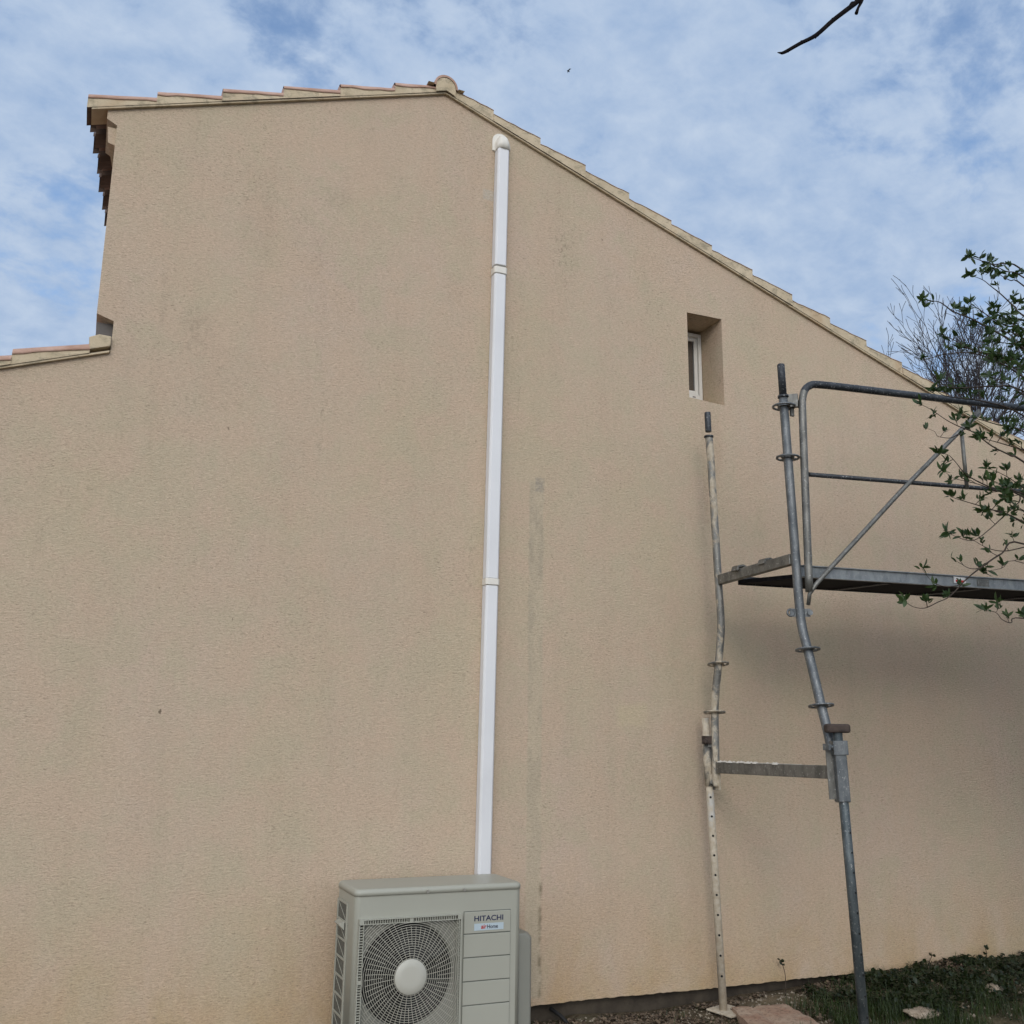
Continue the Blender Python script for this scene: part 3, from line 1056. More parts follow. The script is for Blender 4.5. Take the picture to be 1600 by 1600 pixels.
fr.bar((GX1 - .013, GYC, GZ0 + .008), (GX1 - .013, GYC, GZ1 - bw - .002), .003, .018, upv=(0, 1, 0))
# teeth between the two lines of the frame
k = 0
x = GX0 + .03
while x < GX1 - .02:
    wide = .03 if abs(x - (GX0 + .245)) < .0056 else .004
    fr.box((x, AYF - .0095, GZ1 - .01175), (wide, .017, .0155))
    x += .0112
z = GZ1 - .034
while z > GZ0 + .01:
    wide = .03 if abs(z - (GZ1 - .26)) < .006 else .004
    fr.box((GX0 + .01175, AYF - .0095, z), (.0155, .017, wide))
    fr.box((GX1 - .0085, AYF - .0085, z), (.0055, .014, .004))
    z -= .0112
for (x, z) in ((GX0 + .012, GZ1 - .012), (GX1 - .010, GZ1 - .012)):
    fr.box((x, AYF - .011, z), (.02, .021, .02))
guard = fr.build('fan_guard', M['ac'], ac)
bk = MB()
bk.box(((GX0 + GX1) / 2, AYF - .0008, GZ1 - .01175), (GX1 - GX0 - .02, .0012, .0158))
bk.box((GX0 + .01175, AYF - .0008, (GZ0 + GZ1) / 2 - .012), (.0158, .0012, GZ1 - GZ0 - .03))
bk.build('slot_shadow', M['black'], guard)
IX0, IX1, IZ0, IZ1 = GX0 + bw, GX1 - .014, GZ0 + .008, GZ1 - bw
wr = MB()
r = .078
wrad = .0013
nr = 0
while r < .345:
    seg = 110
    cur = []
    for k in range(seg + 1):
        a = 2 * PI * k / seg
        x, z = FX + r * math.cos(a), FZ + r * math.sin(a)
        inside = IX0 <= x <= IX1 and IZ0 <= z <= IZ1
        bulge = .012 * max(0, 1 - (r / .26) ** 2)
        if inside:
            cur.append((x, yg - .004 - bulge, z))
        if (not inside or k == seg) and cur:
            if len(cur) > 1:
                wr.tube(cur, wrad, 4, caps=False)
            cur = []
    r += .0099
    nr += 1
SP = 56
for k in range(SP):
    a = 2 * PI * (k + .5) / SP
    r0_ = .072 if k % 2 == 0 else .13
    pts = []
    for i in range(9):
        r = r0_ + (.345 - r0_) * i / 8
        aa = a + .10 * (r - .07) / .2
        x, z = FX + r * math.cos(aa), FZ + r * math.sin(aa)
        if IX0 <= x <= IX1 and IZ0 <= z <= IZ1:
            pts.append((x, yg - .001 - .012 * max(0, 1 - (r / .26) ** 2), z))
    if len(pts) > 1:
        wr.tube(pts, .0015, 4, caps=False)
wr.build('guard_wires', M['wire'], guard, merge=False)
hb = MB()
HS = 40
prev = None
for (r, y) in ((.0745, yg - .006), (.0745, yg - .017), (.071, yg - .0205), (.04, yg - .022), (.002, yg - .0225)):
    q = [(FX + r * math.cos(2 * PI * k / HS), y, FZ + r * math.sin(2 * PI * k / HS)) for k in range(HS)]
    if prev:
        for k in range(HS):
            hb.face([prev[k], prev[(k + 1) % HS], q[(k + 1) % HS], q[k]], 0, True)
    prev = q
hb.face(prev)
hb.build('hub_cap', M['hub'], guard)
# right-hand service panel: shallow raised strips divided by grooves
PX0, PX1 = 1.738, 1.972
zs = [.818, .720, .618, .516, .415, .313, .215]
for k in range(6):
    mb = MB()
    mb.box(((PX0 + PX1) / 2, AYF - .003, (zs[k] + zs[k + 1]) / 2 + .0), (PX1 - PX0, .006, zs[k] - zs[k + 1] - .0045))
    mb.build('front_panel', M['ac'], ac, bevel=.002)
mb = MB()
mb.box(((PX0 + PX1) / 2, AYF - .0008, .5165), (PX1 - PX0 + .004, .001, .606))
mb.build('panel_groove', M['ac_line'], ac)


def text(body, x, z, height, width, m, parent, y, bold=.0, shear=0.0):
    cu = bpy.data.curves.new('lettering', 'FONT')
    cu.body = body
    cu.size = 1
    cu.offset = bold
    cu.shear = shear
    cu.extrude = .02
    o = bpy.data.objects.new('lettering', cu)
    COL.objects.link(o)
    dg = bpy.context.evaluated_depsgraph_get()
    me = bpy.data.meshes.new_from_object(o.evaluated_get(dg))
    bpy.data.objects.remove(o)
    xs_ = [v.co.x for v in me.vertices]
    ys_ = [v.co.y for v in me.vertices]
    sx, sy = width / (max(xs_) - min(xs_)), height / (max(ys_) - min(ys_))
    x_, y_ = min(xs_), min(ys_)
    for v in me.vertices:
        v.co = Vector((x + (v.co.x - x_) * sx, y - v.co.z * .02, z + (v.co.y - y_) * sy))
    me.materials.append(m)
    me.name = 'lettering'
    o = bpy.data.objects.new('lettering', me)
    COL.objects.link(o)
    par(o, parent)
    return o


badge = MB()
badge.box((1.862, AYF - .0066, .7485), (.148, .0012, .030))
bo = badge.build('badge', M['sticker'], ac)
text('HITACHI', 1.788, .7745, .0235, .146, M['navy'], bo, AYF - .0066, .018)
text('air', 1.822, .7405, .0185, .028, M['red'], bo, AYF - .0078, .02, .15)
text('Home', 1.853, .7405, .0170, .054, M['ink'], bo, AYF - .0078, .012)
# left side coil guard
mb = MB()
mb.box((AX0 - .0008, (AYF + AYB) / 2 + .050, .54), (.0012, .165, .64))
mb.build('coil', M['fins'], ac)
mb = MB()
ya, yb_ = AYF + .130, AYB - .030
z = .858
k = 0
while z > .22:
    mb.bar((AX0 - .003, ya, z), (AX0 - .003, yb_, z), .005, .008)
    if k < 8:
        mb.bar((AX0 - .003, ya + .01, z - .074), (AX0 - .003, yb_ - .01, z - .006), .002, .003)
    z -= .080
    k += 1
for y in (ya, yb_):
    mb.bar((AX0 - .003, y, .22), (AX0 - .003, y, .862), .006, .009, upv=(0, 1, 0))
mb.build('coil_guard', M['ac'], ac)


def handle(x, s, z, y):
    mb = MB()
    mb.add([(x, y - .05, z + .015), (x, y + .05, z + .015), (x, y + .05, z - .022), (x, y - .05, z - .022),
            (x + s * .026, y - .04, z + .004), (x + s * .026, y + .04, z + .004)],
           [(0, 1, 2, 3), (0, 4, 5, 1), (3, 2, 5, 4), (0, 3, 4), (1, 5, 2)])
    mb.build('grip', M['ac'], ac)


handle(AX1, 1, .868, -.30)
handle(AX0 - .004, -1, .762, -.25)
# valve cover on the right side
mb = MB()
q = [(AX1 - .002, -.385), (AX1 - .002, -.16), (AX1 + .085, -.16), (AX1 + .110, -.19), (AX1 + .110, -.34), (AX1 + .09, -.375)]
pz = lambda z, s=0: [(x - (s if x > AX1 + .05 else 0), y, z) for x, y in q]
p0, p1, p2 = pz(.215), pz(.665), pz(.690, .022)
for A_, B_ in ((p0, p1), (p1, p2)):
    for i in range(6):
        j = (i + 1) % 6
        mb.face([A_[i], A_[j], B_[j], B_[i]])
mb.face(p0[::-1])
mb.face(p2)
mb.build('valve_cover', M['ac_side_and_shade'], ac, bevel=.006)
for x in (AX0 + .13, AX1 - .13):
    mb = MB()
    mb.box((x, (AYF + AYB) / 2, (AZB + gz(x, -.3)) / 2), (.06, .40, AZB - gz(x, -.3) + .012))
    mb.build('foot', M['ac_side_and_shade'], ac, bevel=.004)

# ------------------------------------------------------------------ scaffold
sc = thing('scaffold', (3.36, -.7, gz(3.4, -.7)), 'galvanised tube scaffold bay with platform, guardrail and base jacks', 'scaffold')


def ring(name, c, axis, parent, m, R0=.062, r1=.0235, th=.008):
    """rosette: flat ring on four spokes around a post"""
    mb = MB()
    ax = Vector(axis).normalized()
    e1 = ax.orthogonal().normalized()
    e2 = ax.cross(e1)
    c = Vector(c)
    n = 28
    for (ra, rb) in ((R0 - .011, R0), (r1 - .004, r1 + .010)):
        for k in range(n):
            a, b2 = 2 * PI * k / n, 2 * PI * (k + 1) / n
            P_ = lambda a, r, h: c + (e1 * math.cos(a) + e2 * math.sin(a)) * r + ax * h
            for h, o1 in ((th / 2, 0), (-th / 2, 1)):
                mb.face([P_(a, ra, h), P_(b2, ra, h), P_(b2, rb, h), P_(a, rb, h)])
            mb.face([P_(a, rb, -th / 2), P_(b2, rb, -th / 2), P_(b2, rb, th / 2), P_(a, rb, th / 2)], 0, True)
            mb.face([P_(a, ra, -th / 2), P_(b2, ra, -th / 2), P_(b2, ra, th / 2), P_(a, ra, th / 2)], 0, True)
    for k in range(4):
        a = PI / 4 + PI / 2 * k
        d = e1 * math.cos(a) + e2 * math.sin(a)
        mb.bar(c + d * (r1 + .002), c + d * (R0 - .004), .016, th * .8, upv=ax)
    return mb.build(name, M[m], parent)


# inner post (by the wall), cranked outwards below the platform
inn = [(3.317, -.28, 3.405), (3.328, -.28, 3.2), (3.350, -.28, 2.53), (3.360, -.279, 2.29), (3.358, -.268, 2.17), (3.352, -.248, 2.03),
       (3.350, -.222, 1.90), (3.350, -.202, 1.77), (3.347, -.20, 1.46), (3.349, -.20, 1.36)]
mb = MB()
mb.tube(smooth_path(inn, 4), .0225, 16)
post_i = mb.build('post', M['galv_splash'], sc)
post_i['label'] = 'post spattered with cream plaster'
mb = MB()
mb.tube([(3.3135, -.28, 3.553), (3.316, -.28, 3.43)], .019, 14)
mb.tube([(3.3165, -.28, 3.405), (3.3168, -.28, 3.395)], .029, 16)
mb.build('spigot', M['galv_dark'], post_i, bevel=.002)
ring('rosette', (3.352, -.249, 2.043), (0.03, .15, 1), post_i, 'galv_splash')
ring('rosette', (3.350, -.200, 1.771), (0.05, .10, 1), post_i, 'galv_splash')
# outer post
out_ = [(3.298, -1.0, 3.42), (3.309, -1.0, 3.078), (3.325, -1.0, 2.55), (3.334, -1.0, 2.27), (3.337, -1.012, 2.16), (3.340, -1.037, 2.065),
        (3.340, -1.085, 1.89), (3.340, -1.113, 1.785), (3.342, -1.158, 1.62), (3.344, -1.175, 1.50), (3.345, -1.176, 1.36)]
mb = MB()
mb.tube(smooth_path(out_, 4), .0235, 18)
post_o = mb.build('post', M['galv'], sc)
post_o['label'] = 'bluish galvanised post nearer the camera'
mb = MB()
mb.tube([(3.294, -1.0, 3.602), (3.294, -1.0, 3.596), (3.298, -1.0, 3.43)], [.017, .0205, .0205], 14)
mb.tube([(3.2985, -1.0, 3.424), (3.299, -1.0, 3.412)], .0295, 18)
mb.build('spigot', M['galv_dark'], post_o)
for c, ax in (((3.301, -1.0, 3.362), (.03, 0, 1)), ((3.309, -1.0, 3.078), (.03, 0, 1)), ((3.340, -1.037, 2.065), (0.02, .12, 1)), ((3.340, -1.113, 1.785), (0.02, .15, 1))):
    ring('rosette', c, ax, post_o, 'galv')
# lug plate with eye and bolt where the post starts to crank
mb = MB()
lug = Vector((3.335, -1.0, 2.255))
N = 14
for s in (-1, 1):
    d = Vector((.92, -.39, 0)) * s
    pts = []
    e = lug + d * .048
    for k in range(N):
        a = 2 * PI * k / N
        u = d * (math.cos(a) * .022) + Vector((0, 0, 1)) * math.sin(a) * .022
        pts.append(e + u)
    mb.bar(lug - d * .002, lug + d * .052, .007, .042, 0)
    if s > 0:
        nrm = Vector((-.39, -.92, 0))
        mb.tube([e - nrm * .012, e + nrm * .016], .015, 8)
    else:
        nrm = Vector((-.39, -.92, 0))
        ringp = [e + d * (math.cos(2 * PI * k / 16) * .017) + Vector((0, 0, math.sin(2 * PI * k / 16) * .017)) for k in range(17)]
        mb.tube(ringp, .006, 6, caps=False)
mb.build('lug', M['galv'], post_o)
# transoms
mb = MB()
mb.bar((3.350, -.302, 2.526), (3.324, -.977, 2.536), .040, .056)
tr1 = mb.build('transom', M['galv_light'], sc, bevel=.004)
mb = MB()
mb.bar((3.349, -.222, 1.464), (3.344, -1.152, 1.470), .040, .062)
tr2 = mb.build('transom', M['galv_light'], sc, bevel=.004)
tr2['label'] = 'lower transom with dried plaster along its top'
mb = MB()
rnd = random.Random(8)
for i in range(46):
    y = -.235 - abs(rnd.gauss(0, .33))
    if y < -1.12:
        continue
    s = rnd.uniform(.006, .02)
    c = Vector((3.348 + rnd.uniform(-.014, .014), y, 1.496 + s * .1))
    vs = [c + Vector((math.cos(a) * s, math.sin(a) * s * 1.8, -.004)) for a in [2 * PI * k / 7 for k in range(7)]] + [c + Vector((0, 0, s * .45))]
    mb.add(vs, [(k, (k + 1) % 7, 7) for k in range(7)], 0, True)
mb.bar((3.348, -.235, 1.496), (3.346, -.92, 1.499), .030, .003)
mb.build('plaster_crumbs', M['pvc_cream'], tr2)
mb = MB()
mb.bar((3.349, -.2, 1.34), (3.349, -.2, 1.432), .006, .07, upv=(0, 1, 0))
mb.build('gusset', M['galv_splash'], post_i)

# base jack by the wall
mb = MB()
ja, jb = at(1102, 1122, -.145), at(1131, 1586, -.168)
lerp = lambda z: jb + (ja - jb) * ((z - jb.z) / (ja.z - jb.z))
mb.tube([ja, lerp(1.0), jb], .0215, 16, 0)
zc_ = 1.30
view = (CAM - lerp(.8))
view.z = 0
view.normalize()
side_d = (view + Vector((.12, 0, 0))).normalized()
while zc_ > .30:
    p = lerp(zc_)
    mb.tube([p + side_d * .0195, p + side_d * .0223], .0065, 8, 1)
    zc_ -= .104
jack_i = mb.build('base_jack', [M['jack_cream'], M['hole']], sc)
jack_i['label'] = 'cream splashed base jack standing by the wall'
mb = MB()
mb.tube([lerp(1.60), lerp(1.36)], .0265, 16)
mb.bar(lerp(1.60) + Vector((0, -.02, 0)), Vector((3.349, -.195, 1.60)), .03, .05)
mb.bar(lerp(1.40) + Vector((0, -.02, 0)), Vector((3.349, -.195, 1.40)), .03, .05)
mb.build('sleeve', M['galv_splash'], jack_i)
mb = MB()
p = lerp(1.615)
mb.box(p + side_d * .03, (.045, .05, .045))
mb.tube([p + side_d * .05 + Vector((-.012, 0, -.004)), p + side_d * .075 + Vector((-.016, 0, -.006))], .014, 6)
mb.build('clamp', M['hammer'], jack_i, bevel=.004)
mb = MB()
th = R(8)
mb.box((3.395, -.172, .186), (.172, .165, .010), 0, Matrix.Rotation(R(20), 3, 'Z') @ Matrix.Rotation(R(3), 3, 'X'))
mb.build('base_plate', M['jack_cream'], jack_i, bevel=.003)

# outer base jack in its square sleeve
oa, ob = at(1307, 1128, -1.225), at(1350, 1600, -1.225)
olerp = lambda z: ob + (oa - ob) * ((z - ob.z) / (oa.z - ob.z))
mb = MB()
mb.tube([olerp(1.66), olerp(1.0), olerp(.155)], .0225, 18, 0)
vo = CAM - olerp(.9)
vo.z = 0
vo.normalize()
vd = (vo * .85 + Vector((.62, 0, 0))).normalized()
zc_ = 1.20
while zc_ > .2:
    p = olerp(zc_)
    mb.tube([p + vd * .0205, p + vd * .0233], .0055, 8, 1)
    zc_ -= .088
jack_o = mb.build('base_jack', [M['jack_grey'], M['hole']], sc)
jack_o['label'] = 'dark grey base jack nearer the camera'
mb = MB()
mb.bar(olerp(1.60), olerp(1.335), .050, .056, upv=right)
mb.bar(olerp(1.56) + Vector((0, .025, 0)), Vector((3.344, -1.172, 1.545)), .024, .06)
mb.bar(olerp(1.36) + Vector((0, .025, 0)), Vector((3.345, -1.178, 1.365)), .024, .06)
mb.build('sleeve', M['galv'], jack_o, bevel=.007)
mb = MB()
mb.bar(at(1295, 1166, -1.195), at(1302, 1249, -1.195), .006, .036, upv=right)
mb.build('sleeve_plate', M['galv_light'], jack_o)
mb = MB()
mb.bar(olerp(1.618), olerp(1.552), .062, .070, upv=right)
p = olerp(1.588)
dd = Vector((-.92, -.1, 0)).normalized()
mb.tube([p + dd * .03, p + dd * .085], .0115, 8)
mb.bar(p + dd * .080 + Vector((0, -.022, 0)), p + dd * .080 + Vector((0, .022, 0)), .012, .03)
mb.build('clamp', M['galv'], jack_o, bevel=.002)
mb = MB()
p = olerp(1.675)
m3 = Matrix.Rotation(-YAW, 3, 'Z')
mb.box(p, (.115, .060, .042), 0, m3)
mb.build('hammer_head', M['hammer'], jack_o, bevel=.011)
mb = MB()
g2 = olerp(.155)
mb.box((g2.x, g2.y, gz(g2.x, g2.y) + .006), (.15, .15, .010))
mb.build('base_plate', M['jack_grey'], jack_o, bevel=.003)

# platform: side rails, dark deck, hooks, sticker
PXA, PXB = 3.405, 6.45
dz = lambda x: .020 * (x - PXA)
yf = lambda x: -.985 - .045 * (x - PXA)
yk = lambda x: -.400 - .030 * (x - PXA)
A_, B_ = (PXA, PXB)
mb = MB()
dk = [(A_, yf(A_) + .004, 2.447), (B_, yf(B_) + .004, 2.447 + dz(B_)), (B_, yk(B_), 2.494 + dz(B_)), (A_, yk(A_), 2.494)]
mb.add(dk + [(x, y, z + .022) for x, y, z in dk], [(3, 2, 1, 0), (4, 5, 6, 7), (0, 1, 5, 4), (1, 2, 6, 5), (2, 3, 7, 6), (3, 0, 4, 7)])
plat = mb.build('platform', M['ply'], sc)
plat['label'] = 'platform with galvanised edge rail and black underside'
mb = MB()
mb.bar((A_ - .04, yf(A_) - .003, 2.472), (B_, yf(B_) - .003, 2.473 + dz(B_)), .005, .062)
mb.bar((A_ - .04, yf(A_) - .012, 2.4435), (B_, yf(B_) - .012, 2.4445 + dz(B_)), .022, .005)
mb.bar((A_ - .04, yf(A_) - .009, 2.5035), (B_, yf(B_) - .009, 2.5045 + dz(B_)), .016, .005)
rail_f = mb.build('side_rail', M['galv_rail'], plat)
mb = MB()
mb.bar((A_, yk(A_) + .004, 2.512), (B_, yk(B_) + .004, 2.512 + dz(B_)), .006, .05)
mb.build('side_rail', M['galv_dark'], plat)
for x in (3.95, 4.6, 5.25, 5.9):
    mb = MB()
    mb.bar((x, yf(x) + .02, 2.444 + dz(x)), (x + .12, yk(x) - .02, 2.488 + dz(x)), .035, .006)
    mb.build('cross_rib', M['galv_dark'], plat)
for y in (-.50, -.74):
    hk = MB()
    x = 3.338
    pts = [(x + .075, y, 2.540), (x + .045, y, 2.565), (x + .01, y, 2.577), (x - .022, y, 2.570), (x - .032, y, 2.545)]
    for i in range(4):
        hk.bar(pts[i], pts[i + 1], .055, .010, upv=(.3, 0, 1))
    hk.build('hook', M['galv_light'], plat)
p0, p1 = at(1490, 906, yf(4.45) - .008), at(1509, 907, yf(4.5) - .008)
mb = MB()
mb.box(((p0 + p1) / 2), ((p1 - p0).length, .002, .036), 0)
st = mb.build('sticker', M['white_label'], plat)
mb = MB()
mb.box((p0 + p1) / 2 + Vector((0, -.0016, -.006)), ((p1 - p0).length * .7, .001, .012))
mb.build('red_print', M['red'], st)
mb = MB()
q0 = Vector((4.62, yf(4.62) - .0065, 2.473 + dz(4.62)))
mb.box(q0, (.14, .002, .04))
mb.build('sticker', M['galv_light'], plat)

# guardrail frame
gd = Vector((1, -.060, .038))
gp = lambda t, z: Vector((3.385, -1.045, z)) + gd * t
mb = MB()
pts = [gp(-.02, 2.36), gp(-.01, 2.9), gp(0, 3.34), gp(.004, 3.40), gp(.022, 3.455), gp(.060, 3.487), gp(.115, 3.497), gp(.3, 3.499), gp(2.9, 3.50)]
mb.tube(smooth_path(pts[:1] + pts[1:8], 5) + [pts[8]], .0205, 14)
mb.tube([pts[8], gp(2.96, 3.48), gp(2.985, 3.42), gp(2.99, 2.36)], .0205, 12)
gr = mb.build('guardrail', [M['galv_dark'], M['galv_light']], sc)
for p in gr.data.polygons:
    if p.center.z < 3.45 and p.center.x < 4:
        p.material_index = 1
gr['label'] = 'dark grey bent tube guardrail above the platform'
mb = MB()
mb.tube([gp(.018, 2.985), gp(2.97, 2.985)], .0125, 10)
mb.build('mid_rail', M['galv_dark'], gr)
brm = MB()
q = [at(1263, 945, -1.03), at(1265, 928, -1.05), at(1275, 913, -1.06), at(1300, 885, -1.06), at(1410, 765, -1.09), at(1505, 668, -1.13), at(1529, 645, -1.135)]
brm.tube(q, [.010, .010, .0115, .0125, .0125, .0125, .009], 10)
brm.bar(q[-2], q[-1] + (q[-1] - q[-2]) * .1, .034, .008, upv=(0, -1, 0))
brm.build('brace', M['galv_light'], gr)
brm = MB()
brm.tube([at(1502, 672, -1.12), at(1511, 764, -1.13)], .011, 10)
brm.build('brace', M['galv_light'], gr)
mb = MB()
mb.bar(Vector((3.318, -1.002, 3.392)), gp(-.025, 3.392), .030, .072)
mb.bar(Vector((3.342, -1.012, 3.31)), Vector((3.342, -1.012, 3.40)), .012, .022, upv=(1, 0, 0))
mb.build('bracket', M['galv_light'], gr)

# the far end of the bay: the same frame again, carrying the other end of the platform and guardrail
OFF = Vector((3.06, -.13, .05))
for part in (post_i, post_o, tr1, tr2, jack_i, jack_o):
    c = part.copy()
    COL.objects.link(c)
    c.location = part.location + OFF
    if 'label' in c:
        del c['label']
    for ch in list(part.children):
        d = ch.copy()
        COL.objects.link(d)
        d.parent = c

# ------------------------------------------------------------------ ground things
def on(px, py, z):
    d = right * ((px - 800) / F_PX) - up * ((py - 800) / F_PX) + fwd
    return CAM + d * ((z - CAM.z) / d.z)


mb = MB()
zt = .212
c4 = [on(1143, 1571, zt), on(1228, 1567, zt), on(1290, 1602, zt), on(1176, 1606, zt)]
c4 = [Vector(p) for p in c4]
# long slab continues towards the camera, scored by two joints
ex = c4[2] + (c4[2] - c4[1]) * .15
ey = c4[3] + (c4[3] - c4[0]) * .15
quad = [c4[0], c4[1], ex, ey]
nu, nv = 10, 10
rnd = random.Random(4)
pt = {}
for i in range(nu + 1):
    for j in range(nv + 1):
        u, v = i / nu, j / nv
        p = quad[0] * (1 - u) * (1 - v) + quad[1] * u * (1 - v) + quad[2] * u * v + quad[3] * (1 - u) * v
        ed = (i in (0, nu) or j in (0, nv))
        pt[i, j] = p + Vector((rnd.uniform(-.006, .006), rnd.uniform(-.006, .006), rnd.uniform(-.002, .002) - (.006 if ed else 0) - (.012 if i in (4,) else 0)))
for i in range(nu):
    for j in range(nv):
        mb.face([pt[i, j], pt[i + 1, j], pt[i + 1, j + 1], pt[i, j + 1]], 0)
rim = [(i, 0) for i in range(nu)] + [(nu, j) for j in range(nv)] + [(i, nv) for i in range(nu, 0, -1)] + [(0, j) for j in range(nv, 0, -1)]
for k in range(len(rim)):
    a, c = pt[rim[k]], pt[rim[(k + 1) % len(rim)]]
    mb.face([a, c, c - Vector((0, 0, .09)), a - Vector((0, 0, .09))], 0)
tag(mb.build('paving_slab', M['slab'], fix=True), 'reddish rough paving slab lying on the soil beside the base plate', 'slab')


def rock(name, c, s, seed, m):
    bm = bmesh.new()
    bmesh.ops.create_icosphere(bm, subdivisions=3, radius=1)
    for v in bm.verts:
        n_ = mnoise.noise(v.co * 1.3 + Vector((seed, 0, 0))) * .35 + mnoise.noise(v.co * 3.5 + Vector((0, seed, 0))) * .15
        v.co *= 1 + n_
        v.co = Vector((v.co.x * s[0], v.co.y * s[1], max(v.co.z, -.6) * s[2])) + Vector(c)
    me = bpy.data.meshes.new(name)
    bm.to_mesh(me)
    bm.free()
    me.materials.append(m)
    o = bpy.data.objects.new(name, me)
    COL.objects.link(o)
    return o


p = on(1441, 1572, .255)
tag(rock('stone', (p.x, p.y, .222), (.10, .075, .022), 3, M['stone']), 'larger pale flat stone lying among the weeds right of the scaffold jack', 'stone')
p = on(1553, 1541, .28)
tag(rock('stone', (p.x, p.y, .265), (.05, .045, .028), 9, M['stone']), 'smaller pale stone in the dark ground cover near the right edge', 'stone')

# grey drain pipe end in the gap under the render
mb = MB()
p = on(862, 1571, .22)
mb.tube([(2.42, .03, .235), (2.46, -.02, .205), (2.485, -.06, .170)], .010, 10)
tag(mb.build('drain_hose', M['fan_dark']), 'short dark hose end lying under the wall beside the air conditioner', 'hose')


def leaf(mb, base, d, n, L, w, mi=0, droop=.15):
    """small pointed leaf folded along its midrib"""
    d = d.normalized()
    s = d.cross(n)
    if s.length < 1e-5:
        s = d.orthogonal()
    s.normalize()
    n = s.cross(d)
    prof = ((0, .10), (.28, .85), (.58, 1.0), (.82, .6), (1.0, 0))
    mid = [base + d * (L * t) - n * (droop * L * t * t) for t, _ in prof]
    lf = [m_ + s * (w * q_) + n * (w * q_ * .35) for m_, (_, q_) in zip(mid, prof)]
    rt = [m_ - s * (w * q_) + n * (w * q_ * .35) for m_, (_, q_) in zip(mid, prof)]
    vs = mid + lf + rt
    k = len(prof)
    fs = []
    for i in range(k - 1):
        fs.append((i, i + 1, k + i + 1, k + i))
        fs.append((i + 1, i, 2 * k + i, 2 * k + i + 1))
    mb.add(vs, fs, mi, True)


def rvec(rnd):
    while True:
        v = Vector((rnd.uniform(-1, 1), rnd.uniform(-1, 1), rnd.uniform(-1, 1)))
        if .1 < v.length < 1:
            return v.normalized()


# grass, ground cover, litter
rnd = random.Random(31)
mb = MB()


def blade(x, y, h, lean, w):
    z = gz(x, y) - .005
    a = rnd.uniform(0, 2 * PI)
    d = Vector((math.cos(a), math.sin(a), 0))
    s = Vector((-d.y, d.x, 0)) * w
    b0 = Vector((x, y, z))
    b1 = b0 + Vector((0, 0, h * .6)) + d * lean * .35
    b2 = b0 + Vector((0, 0, h)) + d * lean
    n_ = len(mb.v)
    mb.add([b0 - s, b0 + s, b1 + s * .7, b1 - s * .7, b2], [(0, 1, 2, 3), (3, 2, 4)], 0, True)


for i in range(7500):
    x, y = rnd.gauss(4.15, .42), rnd.gauss(-.60, .26)
    if y > -.04:
        continue
    dens = mnoise.noise(Vector((x * 5, y * 5, 0)))
    if dens < -.12:
        continue
    if 3.25 < x < 3.72 and y > -.62:
        continue
    blade(x, y, rnd.uniform(.03, .10), rnd.uniform(.01, .08), rnd.uniform(.0012, .0026))
for i in range(7000):
    x, y = rnd.uniform(4.2, 6.4), -abs(rnd.gauss(.25, .35))
    if mnoise.noise(Vector((x * 3, y * 3, 5))) < .05:
        continue
    blade(x, y, rnd.uniform(.02, .075), rnd.uniform(.01, .06), rnd.uniform(.001, .0022))
for i in range(1300):
    x, y = rnd.uniform(2.1, 3.3), -abs(rnd.gauss(.15, .22))
    if mnoise.noise(Vector((x * 6, y * 6, 9))) < .22:
        continue
    blade(x, y, rnd.uniform(.015, .05), rnd.uniform(.01, .04), rnd.uniform(.001, .002))
tag(mb.build('grass', M['grass'], merge=False), 'short green grass growing around the scaffold jack', 'grass', kind='stuff')

mb = MB()
for i in range(3600):
    x, y = rnd.uniform(4.0, 6.6), -abs(rnd.gauss(.0, .42)) - .02
    dn = mnoise.noise(Vector((x * 2.6, y * 3.2, 2.2)))
    if dn < -.05 - .25 * sstep(4.3, 5.4, x):
        continue
    base = Vector((x, y, gz(x, y) + (rnd.uniform(.0, .05) + max(0, dn) * .05) * (.35 + .65 * sstep(.08, .35, -y))))
    for q_ in range(rnd.randint(2, 4)):
        d = rvec(rnd)
        d.z = abs(d.z) * .5
        leaf(mb, base + rvec(rnd) * .02, d, Vector((0, 0, 1)) + rvec(rnd) * .4, rnd.uniform(.018, .042), rnd.uniform(.006, .013))
tag(mb.build('ground_cover', M['cover_leaf'], merge=False), 'dark low leafy ground cover along the wall at the right', 'ground cover', kind='stuff')

mb = MB()
for i in range(2600):
    x, y = rnd.uniform(2.2, 6.3), -abs(rnd.gauss(.0, .45)) - .005
    s = rnd.uniform(.003, .011) * (1.3 if rnd.random() < .1 else 1)
    z = gz(x, y)
    c = Vector((x, y, z + s * .3))
    vs = [c + Vector((math.cos(2 * PI * k / 5) * s * rnd.uniform(.7, 1.2), math.sin(2 * PI * k / 5) * s * rnd.uniform(.7, 1.2), -s * .3)) for k in range(5)] + [c + Vector((0, 0, s * rnd.uniform(.3, .8)))]
    mb.add(vs, [(k, (k + 1) % 5, 5) for k in range(5)], 0)
tag(mb.build('gravel', M['pebble'], merge=False), 'fine pale gravel scattered on the soil', 'gravel', kind='stuff')
mb = MB()
for i in range(8500):
    x, y = rnd.uniform(2.3, 6.0), -abs(rnd.gauss(.03, .24)) - .005
    if mnoise.noise(Vector((x * 4, y * 4, 7))) < -.2:
        continue
    d = rvec(rnd)
    d.z *= .35
    leaf(mb, Vector((x, y, gz(x, y) + rnd.uniform(.002, .014))), d, Vector((0, 0, 1)) + rvec(rnd) * .6, rnd.uniform(.012, .032), rnd.uniform(.004, .010), droop=rnd.uniform(-.4, .4))
tag(mb.build('leaf_litter', M['dry'], merge=False), 'dry brown leaf litter gathered under the wall', 'leaf litter', kind='stuff')


